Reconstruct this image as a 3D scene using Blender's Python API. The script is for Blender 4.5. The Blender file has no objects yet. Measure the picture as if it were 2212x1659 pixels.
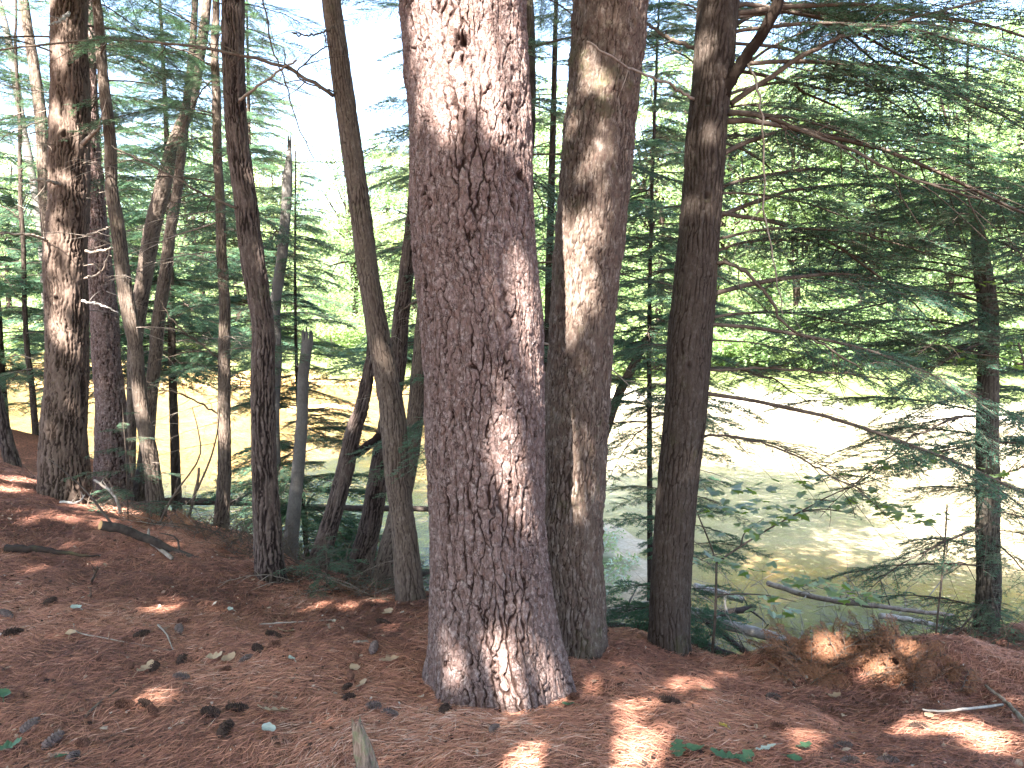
import bpy, math, random
import numpy as np
from mathutils import Vector, Matrix
rng = np.random.default_rng(7)
random.seed(7)
sc = bpy.context.scene
COL = sc.collection
# ------------------------------------------------------------------ camera, sky, sun, exposure
F = 1703.0; CX, CY = 1106.0, 829.5          # the photograph measured at 2212 x 1659
PITCH = math.radians(6.0); CAMZ = 1.5
cam = bpy.data.cameras.new('camera'); camo = bpy.data.objects.new('camera', cam); COL.objects.link(camo)
cam.sensor_width = 36.0; cam.lens = 36.0 * F / 2212.0; cam.clip_start = 0.05; cam.clip_end = 900
camo.location = (0, 0, CAMZ); camo.rotation_euler = (math.pi / 2 - PITCH, 0, 0)
sc.camera = camo
SUN = np.array([-0.22, -0.60, 0.77]); SUN = SUN / np.linalg.norm(SUN)
w = bpy.data.worlds.new('World'); sc.world = w; w.use_nodes = True
nt = w.node_tree; nt.nodes.clear()
sky = nt.nodes.new('ShaderNodeTexSky'); sky.sky_type = 'NISHITA'; sky.sun_disc = False
sky.sun_elevation = math.asin(SUN[2]); sky.sun_rotation = math.atan2(SUN[0], SUN[1])
sky.air_density = 1.0; sky.dust_density = 2.0; sky.ozone_density = 1.0
bg = nt.nodes.new('ShaderNodeBackground'); bg.inputs[1].default_value = 0.064
wo = nt.nodes.new('ShaderNodeOutputWorld')
nt.links.new(sky.outputs[0], bg.inputs[0]); nt.links.new(bg.outputs[0], wo.inputs[0])
sl = bpy.data.lights.new('sun', 'SUN'); sl.energy = 5.0; sl.angle = math.radians(0.53); sl.color = (1.0, 0.95, 0.87)
so = bpy.data.objects.new('sun', sl); COL.objects.link(so)
so.rotation_euler = Vector(SUN).to_track_quat('Z', 'Y').to_euler()
sc.view_settings.view_transform = 'Standard'; sc.view_settings.look = 'None'
sc.view_settings.exposure = 3.85; sc.view_settings.gamma = 1.0; sc.view_settings.use_curve_mapping = False
sc.render.engine = 'CYCLES'
cy = sc.cycles
cy.use_denoising = True; cy.max_bounces = 6; cy.diffuse_bounces = 3; cy.glossy_bounces = 2
cy.transmission_bounces = 3; cy.transparent_max_bounces = 8; cy.sample_clamp_indirect = 6
cy.caustics_reflective = False; cy.caustics_refractive = False

# ------------------------------------------------------------------ maths helpers
def P(X, Y, d):
    """point seen at photo position X, Y (2212 wide) at depth d metres"""
    u = (X - CX) / F; v = (CY - Y) / F
    cp, sp = math.cos(PITCH), math.sin(PITCH)
    return np.array([u * d, d * cp + v * d * sp, CAMZ - d * sp + v * d * cp])
def hsh(ix, iy, iz, s):
    h = (ix.astype(np.int64) * 374761393 + iy.astype(np.int64) * 668265263 + iz.astype(np.int64) * 2147483647 + int(s) * 974634777) & 0xffffffff
    h = ((h ^ (h >> 13)) * 1274126177) & 0xffffffff
    h = ((h ^ (h >> 16)) * 2246822519) & 0xffffffff
    return ((h ^ (h >> 15)) & 0xffffff) / float(0xffffff)
def noise(x, y, z, s=0):
    x, y, z = np.broadcast_arrays(np.asarray(x, float), np.asarray(y, float), np.asarray(z, float))
    xi, yi, zi = np.floor(x), np.floor(y), np.floor(z)
    fx, fy, fz = x - xi, y - yi, z - zi
    fx = fx * fx * (3 - 2 * fx); fy = fy * fy * (3 - 2 * fy); fz = fz * fz * (3 - 2 * fz)
    r = 0
    for a in (0, 1):
        for b in (0, 1):
            for c in (0, 1):
                r = r + hsh(xi + a, yi + b, zi + c, s) * (fx if a else 1 - fx) * (fy if b else 1 - fy) * (fz if c else 1 - fz)
    return r * 2 - 1
def fbm(x, y, z, s=0, o=4):
    r = 0; a = 0.5; f = 1.0
    for i in range(o):
        r = r + a * noise(x * f, y * f, z * f, s + i * 17); a *= 0.5; f *= 2.03
    return r
def sst(a, b, x):
    t = np.clip((x - a) / (b - a), 0, 1); return t * t * (3 - 2 * t)
def vor(u, v, wrap, cw, ch, s):
    """distance in metres to the nearest cell border, cell random number, how upright the border is"""
    iu, iv = np.floor(u), np.floor(v)
    D, X, Y, I = [], [], [], []
    for a in (-1, 0, 1):
        for b in (-1, 0, 1):
            cu, cv = iu + a, iv + b
            wu = np.mod(cu, wrap)
            px = cu + 0.08 + 0.84 * hsh(wu, cv, cu * 0, s) + 0.25 * (np.mod(cv, 2)) - u
            py = cv + 0.05 + 0.9 * hsh(wu, cv, cu * 0, s + 5) - v
            D.append(np.sqrt(px * px + py * py)); X.append(px); Y.append(py); I.append(hsh(wu, cv, cu * 0, s + 9))
    D, X, Y, I = map(np.array, (D, X, Y, I))
    o = np.argsort(D, axis=0)[:2]
    g = lambda A, k: np.take_along_axis(A, o[k][None], 0)[0]
    d1, d2 = g(D, 0), g(D, 1)
    gx = (g(X, 1) / (d2 + 1e-6) - g(X, 0) / (d1 + 1e-6)) / cw
    gy = (g(Y, 1) / (d2 + 1e-6) - g(Y, 0) / (d1 + 1e-6)) / ch
    m = np.sqrt(gx * gx + gy * gy) + 1e-6
    return (d2 - d1) / m, g(I, 0), np.abs(gx) / m

# ------------------------------------------------------------------ scene helpers
def tag(o, label=None, cat=None, group=None, kind=None):
    if label: o['label'] = label
    if cat: o['category'] = cat
    if group: o['group'] = group
    if kind: o['kind'] = kind
    return o
def mesh(name, V, Fc, mat=None, attrs=None, smooth=True, mats=None, midx=None):
    """V (n,3); Fc (m,k) or list of such arrays"""
    V = np.asarray(V, dtype=np.float32)
    Fl = [np.asarray(f, dtype=np.int32) for f in (Fc if isinstance(Fc, list) else [Fc]) if len(f)]
    me = bpy.data.meshes.new(name)
    me.vertices.add(len(V)); me.vertices.foreach_set('co', V.ravel())
    tot = np.concatenate([np.full(len(f), f.shape[1], dtype=np.int32) for f in Fl])
    idx = np.concatenate([f.ravel() for f in Fl])
    me.loops.add(len(idx)); me.loops.foreach_set('vertex_index', idx)
    me.polygons.add(len(tot))
    st = np.concatenate([[0], np.cumsum(tot)[:-1]]).astype(np.int32)
    me.polygons.foreach_set('loop_start', st); me.polygons.foreach_set('loop_total', tot)
    me.polygons.foreach_set('use_smooth', np.full(len(tot), smooth, dtype=bool))
    for m in (mats or ([mat] if mat else [])): me.materials.append(m)
    if midx is not None: me.polygons.foreach_set('material_index', np.asarray(midx, dtype=np.int32))
    me.update(calc_edges=True)
    for k, a in (attrs or {}).items():
        a = np.asarray(a, dtype=np.float32)
        if a.ndim == 2:
            at = me.attributes.new(k, 'FLOAT_COLOR', 'POINT' if len(a) == len(V) else 'FACE'); at.data.foreach_set('color', a.ravel())
        else:
            at = me.attributes.new(k, 'FLOAT', 'POINT' if len(a) == len(V) else 'FACE'); at.data.foreach_set('value', a)
    return me
def obj(name, me, parent=None, mat4=None):
    o = bpy.data.objects.new(name, me); COL.objects.link(o)
    if parent is not None: o.parent = parent
    if mat4 is not None: o.matrix_local = mat4
    return o
def empty(name, loc, label, cat, group=None):
    o = bpy.data.objects.new(name, None); COL.objects.link(o)
    o.location = loc; o.empty_display_size = 0.1
    return tag(o, label, cat, group)
class MB:
    def __init__(s): s.v = []; s.q = []; s.t = []; s.n = 0
    def add(s, V, Q=None, T=None):
        s.v.append(np.asarray(V, float))
        if Q is not None and len(Q): s.q.append(np.asarray(Q) + s.n)
        if T is not None and len(T): s.t.append(np.asarray(T) + s.n)
        s.n += len(V)
    def tube(s, pts, rad, k=5, cap=True, rough=0.0):
        pts = np.asarray(pts, float); n = len(pts); rad = np.broadcast_to(rad, (n,))
        tg = np.gradient(pts, axis=0); tg /= np.linalg.norm(tg, axis=1)[:, None] + 1e-9
        ref = np.array([0, 0, 1.0]) if abs(tg[:, 2].mean()) < 0.8 else np.array([0, 1.0, 0])
        e1 = np.cross(tg, ref); e1 /= np.linalg.norm(e1, axis=1)[:, None] + 1e-9
        e2 = np.cross(e1, tg)
        th = np.arange(k) / k * 2 * math.pi
        R = rad[:, None] * (1 + (rng.uniform(-rough, rough, (n, k)) if rough else 0))
        V = pts[:, None] + R[:, :, None] * (np.cos(th)[None, :, None] * e1[:, None] + np.sin(th)[None, :, None] * e2[:, None])
        i = np.arange(n - 1)[:, None] * k; j = np.arange(k)[None]; j2 = (j + 1) % k
        Q = np.stack([i + j, i + j2, i + k + j2, i + k + j], -1).reshape(-1, 4)
        V = V.reshape(-1, 3); T = []
        if cap:
            V = np.vstack([V, pts[0], pts[-1]]); c0, c1 = n * k, n * k + 1; b = (n - 1) * k
            T = [(c0, (a + 1) % k, a) for a in range(k)] + [(c1, b + a, b + (a + 1) % k) for a in range(k)]
        s.add(V, Q, T)
    def data(s):
        V = np.vstack(s.v); F_ = []
        if s.q: F_.append(np.vstack(s.q))
        if s.t: F_.append(np.vstack(s.t))
        return V, F_
    def build(s, name, mat, parent=None, loc=None, **k):
        V, F_ = s.data()
        if loc is not None: V = V - np.asarray(loc)
        return obj(name, mesh(name, V, F_, mat, **k), parent)
def smoothline(pts, n):
    """Catmull-Rom through pts (rows may carry extra columns)"""
    p = np.asarray(pts, float)
    p = np.vstack([2 * p[0] - p[1], p, 2 * p[-1] - p[-2]])
    t = np.linspace(0, len(p) - 3 - 1e-6, n); i = t.astype(int); f = (t - i)[:, None]
    a, b, c, d = p[i], p[i + 1], p[i + 2], p[i + 3]
    return 0.5 * (2 * b + (c - a) * f + (2 * a - 5 * b + 4 * c - d) * f ** 2 + (3 * b - a - 3 * c + d) * f ** 3)

# ------------------------------------------------------------------ materials
class NT:
    def __init__(s, name):
        s.m = bpy.data.materials.new(name); s.m.use_nodes = True; s.t = s.m.node_tree; s.t.nodes.clear()
        s.out = s.n('ShaderNodeOutputMaterial')
    def n(s, ty, **k):
        o = s.t.nodes.new(ty)
        for a, b in k.items(): setattr(o, a, b)
        return o
    def l(s, a, b): s.t.links.new(a, b)
    def put(s, inp, v):
        if isinstance(v, bpy.types.NodeSocket): s.l(v, inp)
        elif isinstance(v, (tuple, list)): inp.default_value = (*v, 1.0) if len(v) == 3 and inp.type == 'RGBA' else v
        else: inp.default_value = v
    def attr(s, nm, out='Fac'): return s.n('ShaderNodeAttribute', attribute_name=nm).outputs[out]
    def pos(s, scale=(1, 1, 1), obj=True):
        tc = s.n('ShaderNodeTexCoord'); mp = s.n('ShaderNodeMapping'); s.l(tc.outputs['Object' if obj else 'Generated'], mp.inputs[0])
        mp.inputs['Scale'].default_value = scale; return mp.outputs[0]
    def noise(s, vec, scale, detail=4, rough=0.55, dist=0.0):
        o = s.n('ShaderNodeTexNoise'); s.l(vec, o.inputs['Vector']); o.inputs['Scale'].default_value = scale
        o.inputs['Detail'].default_value = detail; o.inputs['Roughness'].default_value = rough; o.inputs['Distortion'].default_value = dist
        return o.outputs['Fac']
    def ramp(s, fac, stops):
        r = s.n('ShaderNodeValToRGB'); s.l(fac, r.inputs[0]); e = r.color_ramp.elements
        while len(e) < len(stops): e.new(0.5)
        for k, (p_, c) in enumerate(stops):
            e[k].position = p_; e[k].color = (*c, 1) if not isinstance(c, (int, float)) else (c, c, c, 1)
        return r.outputs[0]
    def mix(s, f, a, b, mode='MIX'):
        m = s.n('ShaderNodeMix', data_type='RGBA', blend_type=mode); s.put(m.inputs[0], f); s.put(m.inputs[6], a); s.put(m.inputs[7], b); return m.outputs[2]
    def math(s, op, a, b=0.0):
        m = s.n('ShaderNodeMath', operation=op); s.put(m.inputs[0], a); s.put(m.inputs[1], b); return m.outputs[0]
    def hsv(s, c, h=0.5, sa=1.0, v=1.0):
        m = s.n('ShaderNodeHueSaturation'); s.put(m.inputs['Hue'], h); s.put(m.inputs['Saturation'], sa); s.put(m.inputs['Value'], v); s.put(m.inputs['Color'], c); return m.outputs[0]
    def bump(s, h, strength=0.5, dist=0.01):
        b = s.n('ShaderNodeBump'); s.l(h, b.inputs['Height']); b.inputs['Strength'].default_value = strength; b.inputs['Distance'].default_value = dist; return b.outputs[0]
    def bsdf(s, col, rough=0.8, spec=0.3, normal=None, **k):
        b = s.n('ShaderNodeBsdfPrincipled'); s.put(b.inputs['Base Color'], col); s.put(b.inputs['Roughness'], rough); s.put(b.inputs['Specular IOR Level'], spec)
        if normal is not None: s.l(normal, b.inputs['Normal'])
        for a, v in k.items(): s.put(b.inputs[a], v)
        s.l(b.outputs[0], s.out.inputs[0]); return b
    def leaf(s, col, tcol, tf=0.45, rough=0.5, spec=0.12):
        d = s.n('ShaderNodeBsdfDiffuse'); s.put(d.inputs[0], col)
        t = s.n('ShaderNodeBsdfTranslucent'); s.put(t.inputs[0], tcol)
        g = s.n('ShaderNodeBsdfGlossy'); g.inputs['Roughness'].default_value = rough; g.inputs[0].default_value = (1, 1, 1, 1)
        m = s.n('ShaderNodeMixShader'); m.inputs[0].default_value = tf; s.l(d.outputs[0], m.inputs[1]); s.l(t.outputs[0], m.inputs[2])
        lw = s.n('ShaderNodeFresnel'); lw.inputs[0].default_value = 1.35
        m2 = s.n('ShaderNodeMixShader'); s.l(s.math('MULTIPLY', lw.outputs[0], spec * 2.2), m2.inputs[0]); s.l(m.outputs[0], m2.inputs[1]); s.l(g.outputs[0], m2.inputs[2])
        s.l(m2.outputs[0], s.out.inputs[0])

def bark_mat(name, fis, plate_a, plate_b, pale=None, pale_amt=0.0, moss=0.0, streak=0.0, bump=0.6, fine=90.0, rust=None, flake=False):
    M = NT(name); bk = M.attr('bk'); ce = M.attr('cell'); v = M.pos()
    nz = M.noise(v, 7.0, 5, 0.65); nf = M.noise(M.pos((1, 1, 0.45)), fine, 5, 0.75)
    c = M.mix(M.math('ADD', M.math('MULTIPLY', ce, 0.55), M.math('MULTIPLY', nz, 0.5)), plate_a, plate_b)
    if rust: c = M.mix(M.math('MULTIPLY', M.ramp(M.noise(M.pos((1, 1, 0.5)), 45, 4, 0.7), [(0.5, 0.0), (0.68, 1.0)]), 0.6), c, rust)
    if pale:
        pm = M.ramp(M.noise(M.pos((1, 1, 1 - streak * 0.85)), 42, 6, 0.75), [(0.5, 0.0), (0.64, 1.0)])
        c = M.mix(M.math('MULTIPLY', pm, pale_amt), c, pale)
    c = M.mix(M.math('MULTIPLY', M.ramp(nf, [(0.35, 1.0), (0.62, 0.0)]), 0.55), c, M.hsv(c, v=0.45))
    c = M.mix(M.ramp(bk, [(0.05, 0.0), (0.75, 1.0)]), fis, c)
    hh = M.math('ADD', nf, M.math('MULTIPLY', M.noise(M.pos((1, 1, 0.5)), 38, 4, 0.6), 1.2))
    if flake:
        wv = M.n('ShaderNodeVectorMath', operation='ADD'); nv = M.n('ShaderNodeTexNoise'); nv.inputs['Scale'].default_value = 30; M.l(M.pos(), nv.inputs['Vector']); nv.inputs['Detail'].default_value = 4
        sc_ = M.n('ShaderNodeVectorMath', operation='SCALE'); M.l(nv.outputs['Color'], sc_.inputs[0]); sc_.inputs['Scale'].default_value = .045; M.l(sc_.outputs[0], wv.inputs[0]); M.l(M.pos((1, 1, .38)), wv.inputs[1])
        vo = M.n('ShaderNodeTexVoronoi', feature='DISTANCE_TO_EDGE'); M.l(wv.outputs[0], vo.inputs['Vector']); vo.inputs['Scale'].default_value = 62
        cr = M.ramp(vo.outputs['Distance'], [(0.0, 0.0), (0.09, 1.0)]); gate = M.ramp(M.noise(M.pos(), 26, 3, .6), [(.42, 0.0), (.58, 1.0)])
        c = M.mix(M.math('MULTIPLY', M.math('SUBTRACT', 1.0, cr), M.math('MULTIPLY', gate, .8)), c, fis)
        vc = M.n('ShaderNodeTexVoronoi', feature='F1'); M.l(wv.outputs[0], vc.inputs['Vector']); vc.inputs['Scale'].default_value = 62
        hh = M.math('ADD', M.math('ADD', hh, M.math('MULTIPLY', cr, 1.1)), M.math('MULTIPLY', vc.outputs['Color'], .9))
    if moss:
        mm = M.ramp(M.noise(v, 3.2, 6, 0.75), [(0.55, 0.0), (0.72, 1.0)])
        c = M.mix(M.math('MULTIPLY', mm, moss), c, (0.075, 0.085, 0.03))
    M.bsdf(c, 0.9, 0.15, M.bump(hh, bump + .2 * flake, 0.006))
    return M.m
BK = {
 'pine': bark_mat('pine_bark', (0.026, 0.013, 0.010), (0.112, 0.070, 0.060), (0.215, 0.150, 0.136), (0.33, 0.27, 0.255), 0.7, 0.0, rust=(0.125, 0.062, 0.044), flake=True),
 'pine_old': bark_mat('weathered_pine_bark', (0.026, 0.016, 0.012), (0.065, 0.045, 0.034), (0.13, 0.094, 0.076), (0.27, 0.22, 0.19), 0.65, 0.5, streak=0.7, rust=(0.085, 0.045, 0.036)),
 'hemlock': bark_mat('hemlock_bark', (0.017, 0.011, 0.008), (0.038, 0.027, 0.021), (0.060, 0.045, 0.037), (0.17, 0.15, 0.13), 0.25, 0.35, streak=0.5),
 'cedar': bark_mat('furrowed_brown_bark', (0.024, 0.015, 0.011), (0.082, 0.055, 0.042), (0.145, 0.103, 0.083), (0.24, 0.18, 0.15), 0.35, 0.08, streak=0.7),
 'oak': bark_mat('dark_furrowed_bark', (0.014, 0.009, 0.008), (0.055, 0.038, 0.032), (0.12, 0.088, 0.076), (0.24, 0.20, 0.18), 0.4, 0.15, streak=0.7),
 'grey': bark_mat('grey_brown_bark', (0.028, 0.019, 0.015), (0.072, 0.052, 0.040), (0.130, 0.098, 0.078), (0.22, 0.185, 0.16), 0.4, 0.3, streak=0.4),
 'mossy': bark_mat('mossy_hemlock_bark', (0.015, 0.012, 0.009), (0.045, 0.036, 0.027), (0.085, 0.070, 0.055), (0.17, 0.16, 0.14), 0.4, 0.8, streak=0.4),
 'birch': bark_mat('pale_birch_bark', (0.06, 0.05, 0.045), (0.085, 0.076, 0.070), (0.15, 0.138, 0.128), (0.16, 0.13, 0.11), 0.35, 0.1),
}
def wood_mat(name, a, b, bump=0.5):
    M = NT(name); n1 = M.noise(M.pos(), 18, 5, 0.65)
    M.bsdf(M.mix(M.ramp(n1, [(0.35, 0.0), (0.65, 1.0)]), a, b), 0.88, 0.15, M.bump(M.noise(M.pos(), 120, 3, 0.6), bump, 0.004)); return M.m
M_TWIG = wood_mat('branch_bark', (0.055, 0.040, 0.030), (0.115, 0.088, 0.070))
M_DEAD = wood_mat('dead_branch_wood', (0.15, 0.115, 0.09), (0.30, 0.25, 0.21))
M_LOG = wood_mat('fallen_log_bark', (0.035, 0.026, 0.022), (0.085, 0.066, 0.056))
M_LOGP = wood_mat('bleached_log_wood', (0.22, 0.19, 0.165), (0.42, 0.38, 0.34))
M_CUT = wood_mat('sawn_wood', (0.42, 0.24, 0.10), (0.55, 0.34, 0.16), 0.2)
def needle_mat(name, a, b, ta, tf=0.3):
    M = NT(name); oi = M.n('ShaderNodeObjectInfo'); n1 = M.noise(M.pos(), 2.3, 3, 0.6)
    f = M.math('ADD', M.math('MULTIPLY', oi.outputs['Random'], 0.4), M.math('MULTIPLY', n1, 0.6))
    c = M.mix(f, a, b); M.leaf(c, M.mix(0.5, c, ta), tf, 0.45, 0.10); return M.m
M_HEM = needle_mat('hemlock_needles', (0.040, 0.100, 0.078), (0.080, 0.155, 0.090), (0.16, 0.34, 0.12), .42)
M_BRN = needle_mat('dead_red_needles', (0.15, 0.072, 0.042), (0.29, 0.140, 0.080), (0.4, 0.2, 0.1), 0.2)
def broad_mat(name, a, b, t, tf=0.5):
    M = NT(name); oi = M.n('ShaderNodeObjectInfo'); r = M.attr('rnd')
    f = M.math('ADD', M.math('MULTIPLY', oi.outputs['Random'], 0.35), M.math('MULTIPLY', r, 0.65))
    c = M.mix(f, a, b); M.leaf(c, M.mix(0.75, c, t), tf, 0.4, 0.10); return M.m
M_BRD = broad_mat('broadleaf_green', (0.080, 0.150, 0.060), (0.18, 0.27, 0.12), (0.45, 0.60, 0.25))
M_BRD2 = broad_mat('yellow_green_leaves', (0.15, 0.23, 0.09), (0.26, 0.34, 0.15), (0.60, 0.70, 0.32))
M_MAP = broad_mat('maple_leaf_green', (0.08, 0.15, 0.03), (0.14, 0.23, 0.05), (0.42, 0.58, 0.08), 0.55)
M_OAKG = broad_mat('fresh_oak_leaf', (0.06, 0.115, 0.065), (0.09, 0.155, 0.085), (0.12, 0.2, 0.1), 0.15)
M_OAKT = broad_mat('dry_oak_leaf', (0.30, 0.20, 0.13), (0.42, 0.31, 0.21), (0.4, 0.25, 0.12), 0.2)
M_OAKS = broad_mat('silvery_leaf_underside', (0.30, 0.34, 0.29), (0.40, 0.43, 0.38), (0.3, 0.35, 0.25), 0.15)
M_YEL = broad_mat('yellow_leaf', (0.50, 0.34, 0.07), (0.55, 0.38, 0.1), (0.5, 0.4, 0.1), 0.3)

# ------------------------------------------------------------------ terrain
BASES = {  # foot of each tree standing on the plateau: X, Y, depth
 'T1': (140, 1083, 6.2), 'T2': (243, 1072, 8.0), 'T3': (338, 1132, 5.9), 'T7': (585, 1258, 5.0), 'T11': (888, 1292, 4.6),
 'P1': (1070, 1497, 3.35), 'P2': (1245, 1394, 3.95), 'H1': (1445, 1412, 4.15)}
ctrl = [P(*v) for v in BASES.values()]
ctrl += [P(0, 1000, 6.8), P(0, 1200, 4.55), P(0, 1659, 2.55), P(400, 1659, 2.5), P(1106, 1659, 2.45), P(1700, 1659, 2.5), P(2212, 1659, 2.6),
         P(300, 1350, 3.85), P(700, 1420, 3.45), P(1650, 1500, 3.45), P(1950, 1530, 3.4), P(2212, 1520, 3.6), P(500, 1200, 5.2), P(760, 1300, 4.55),
         P(1600, 1472, 3.72), P(1760, 1470, 3.85), P(100, 1110, 5.4)]
ctrl += [np.array(v) for v in ((-3, -1, 0.12), (0, -1, 0.0), (3, -1, -0.02), (-5, 2, 0.3), (4.2, 2, -0.1), (5, 5, -0.75), (-6, 7, 0.35), (-3, -6, 0.1), (4, -6, 0))]
ctrl = np.array(ctrl)
def tps_k(r2): return 0.5 * r2 * np.log(r2 + 1e-12)
n_ = len(ctrl)
K = tps_k(((ctrl[:, None, :2] - ctrl[None, :, :2]) ** 2).sum(-1)) + np.eye(n_) * 0.02
Pm = np.hstack([np.ones((n_, 1)), ctrl[:, :2]])
A = np.block([[K, Pm], [Pm.T, np.zeros((3, 3))]])
TW = np.linalg.solve(A, np.concatenate([ctrl[:, 2], np.zeros(3)]))
def plateau(x, y):
    x = np.clip(x, -6.5, 5.5); y = np.clip(y, -6, 8.2)
    r = TW[n_] + TW[n_ + 1] * x + TW[n_ + 2] * y
    for k in range(n_): r = r + TW[k] * tps_k((x - ctrl[k, 0]) ** 2 + (y - ctrl[k, 1]) ** 2)
    return r
EX = [-14, -9, -5.5, -4.6, -3.9, -3.2, -2.7, -1.6, -0.6, 0.0, 0.5, 0.88, 1.12, 1.4, 1.9, 2.4, 3.2, 5, 9, 14]
EY = [11, 10.0, 9.2, 8.9, 8.4, 7.4, 6.5, 5.35, 4.95, 4.7, 4.4, 4.4, 3.95, 3.95, 4.35, 4.65, 5.2, 6.2, 8, 10]
FX = [-60, -28, -10, 0, 5, 17, 40]; FY = [56, 46, 40, 33, 29.5, 25.5, 24]
WZ = -2.2
def blob(x, y, cx, cy_, sx, sy): return np.exp(-((x - cx) / sx) ** 2 - ((y - cy_) / sy) ** 2)
def terrain(x, y, fine=True):
    x = np.asarray(x, float); y = np.asarray(y, float)
    ye = np.interp(x, EX, EY) + 0.12 * noise(x * 1.3, 0 * x, 3, 4)
    pl = plateau(x, y)
    m1 = P(1960, 1450, 4.05)
    pl = pl + 0.13 * blob(x, y, m1[0] - 0.35, m1[1] + 0.1, 0.5, 0.28) + 0.16 * blob(x, y, m1[0] + 0.35, m1[1] + 0.0, 0.55, 0.35)
    for nm, a, s in (('P1', 0.03, 0.55), ('T7', 0.04, 0.4), ('T1', 0.05, 0.5), ('H1', 0.03, 0.35)):
        b = P(*BASES[nm]); pl = pl + a * blob(x, y, b[0], b[1], s, s) - a * blob(x, y, b[0], b[1], s * 2, s * 2) * 0.3
    s = y - ye
    drop = np.where(s > 0, 0.95 * (np.sqrt(s * s + 0.06) - 0.245) + 0.25 * np.clip(s, 0, 1.2), 0)
    near = pl - drop
    yf = np.interp(x, FX, FY) + 2.6 * noise(x * 0.13, 0 * x, 1, 8) + .9 * noise(x * 0.6, 0 * x, 1, 8)
    bed = -2.48 + 0.10 * fbm(x * 0.35, y * 0.35, 0, 21, 3) + 0.20 * sst(9, 16, y) * sst(0, 5, x)
    bed = bed + 0.40 * blob(x, y, 0.9, 11.2, 1.9, 3.6) + 0.16 * blob(x, y, 6.5, 9.5, 2.4, 2.2) + .07 * fbm(x * 1.6, y * 1.6, 0, 25, 4) + 0.36 * blob(x, y, -16, 36, 12, 5) + 0.30 * blob(x, y, -6.5, 27, 4, 3)
    f = y - yf
    far = bed + sst(-3, 3.5, f) * 1.25 + np.clip(f - 2, 0, 200) * 0.045 + 12 * sst(30, 110, f)
    k = 0.12
    h = np.clip(0.5 + 0.5 * (near - far) / k, 0, 1)
    z = far * (1 - h) + near * h + k * h * (1 - h)
    if fine:
        wn = sst(12, 6, y)
        z = z + wn * (0.050 * fbm(x * 1.7, y * 1.7, 0, 33, 3) + 0.034 * fbm(x * 6, y * 6, 0, 35, 3)) + 0.05 * (1 - wn) * fbm(x * 0.8, y * 0.8, 0, 37, 3) * sst(-2.25, -1.9, z)
    return z
def ray_ground(X, Y, dmin=1.6):
    d = np.arange(dmin, 60, 0.01)
    a, b = P(X, Y, 0.0), P(X, Y, 1.0); pts = a[None] + (b - a)[None] * d[:, None]
    h = pts[:, 2] - terrain(pts[:, 0], pts[:, 1])
    k = int(np.argmax(h < 0)); p = pts[k].copy(); p[2] = float(terrain(p[0], p[1])); return p, d[k]
def gnormal(p, e=0.03):
    x, y = p[0], p[1]
    n = np.array([float(terrain(x - e, y) - terrain(x + e, y)), float(terrain(x, y - e) - terrain(x, y + e)), 2 * e]); return n / np.linalg.norm(n)
def axis(parts):
    out = []
    for a, b, st in parts: out.append(np.arange(a, b, st))
    return np.concatenate(out)
gx = np.concatenate([-np.geomspace(150, 14, 16)[:-1], -axis([(5, 14, 0.45)])[::-1], axis([(-4.6, 4.6, 0.04)]), axis([(5, 14, 0.45)]), np.geomspace(14.5, 150, 16)])
gy = np.concatenate([axis([(-40, -6, 4), (-6, 1.4, 0.3), (1.4, 6.6, 0.035), (6.6, 12, 0.09), (12, 50, 0.5)]), np.geomspace(51, 230, 24)])
GX, GY = np.meshgrid(gx, gy)
GZ = terrain(GX, GY)
nx, ny = len(gx), len(gy)
ii = (np.arange(ny - 1)[:, None] * nx + np.arange(nx - 1)[None]).ravel()
Q = np.stack([ii, ii + 1, ii + nx + 1, ii + nx], -1)
yeg = np.interp(GX, EX, EY)
lit = sst(2.4, 0.9, GY - yeg) * sst(-1.9, -1.5, GZ)
grn = np.clip(sst(0.35, 0.62, 0.5 + 0.6 * fbm(GX * 0.9, GY * 0.9, 0, 51, 3)) * sst(WZ + 0.03, WZ + 0.13, GZ) + sst(20, 24, GY) * sst(WZ + 0.15, WZ + 0.5, GZ), 0, 1) * (1 - lit)
bedt = np.clip(.5 * sst(1.0, -5, GX - .1 * GY) + .16 * fbm(GX * .4, GY * .25, 0, 91, 3) * sst(40, 25, GY), 0, .55)
bedt = np.clip(bedt + 1.0 * sst(17.5, 12.5, GY + .30 * np.clip(GX, -6, 0) + 4.6 * sst(-.5, 3, GX) + 1.2 * noise(GX * .5, GY * .3, 0, 95)) * (1 - blob(GX, GY, 0.9, 11.2, 1.9, 3.6)) , 0, 1)
msk = np.stack([lit, grn, 0 * lit, 1 + 0 * lit], -1).reshape(-1, 4)
M = NT('forest_floor')
mc = M.n('ShaderNodeAttribute', attribute_name='msk'); sp = M.n('ShaderNodeSeparateColor'); M.l(mc.outputs['Color'], sp.inputs[0])
v = M.pos(); n1 = M.noise(v, 3.0, 6, 0.65); n2 = M.noise(v, 60, 4, 0.7)
lc = M.mix(M.ramp(n1, [(0.35, 0.0), (0.65, 1.0)]), (0.16, 0.076, 0.055), (0.24, 0.115, 0.075))
lc = M.mix(M.ramp(n2, [(0.38, 0.8), (0.6, 0.0)]), lc, (0.05, 0.028, 0.02))
sd = M.mix(M.ramp(M.noise(v, 1.3, 5, 0.6), [(0.35, 0.0), (0.65, 1.0)]), M.ramp(M.attr('bed'), [(0, (.56, .48, .36)), (.5, (.42, .22, .07)), (1, (.030, .032, .034))]), M.ramp(M.attr('bed'), [(0, (.70, .64, .54)), (.5, (.55, .36, .16)), (1, (.05, .05, .05))]))
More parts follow.
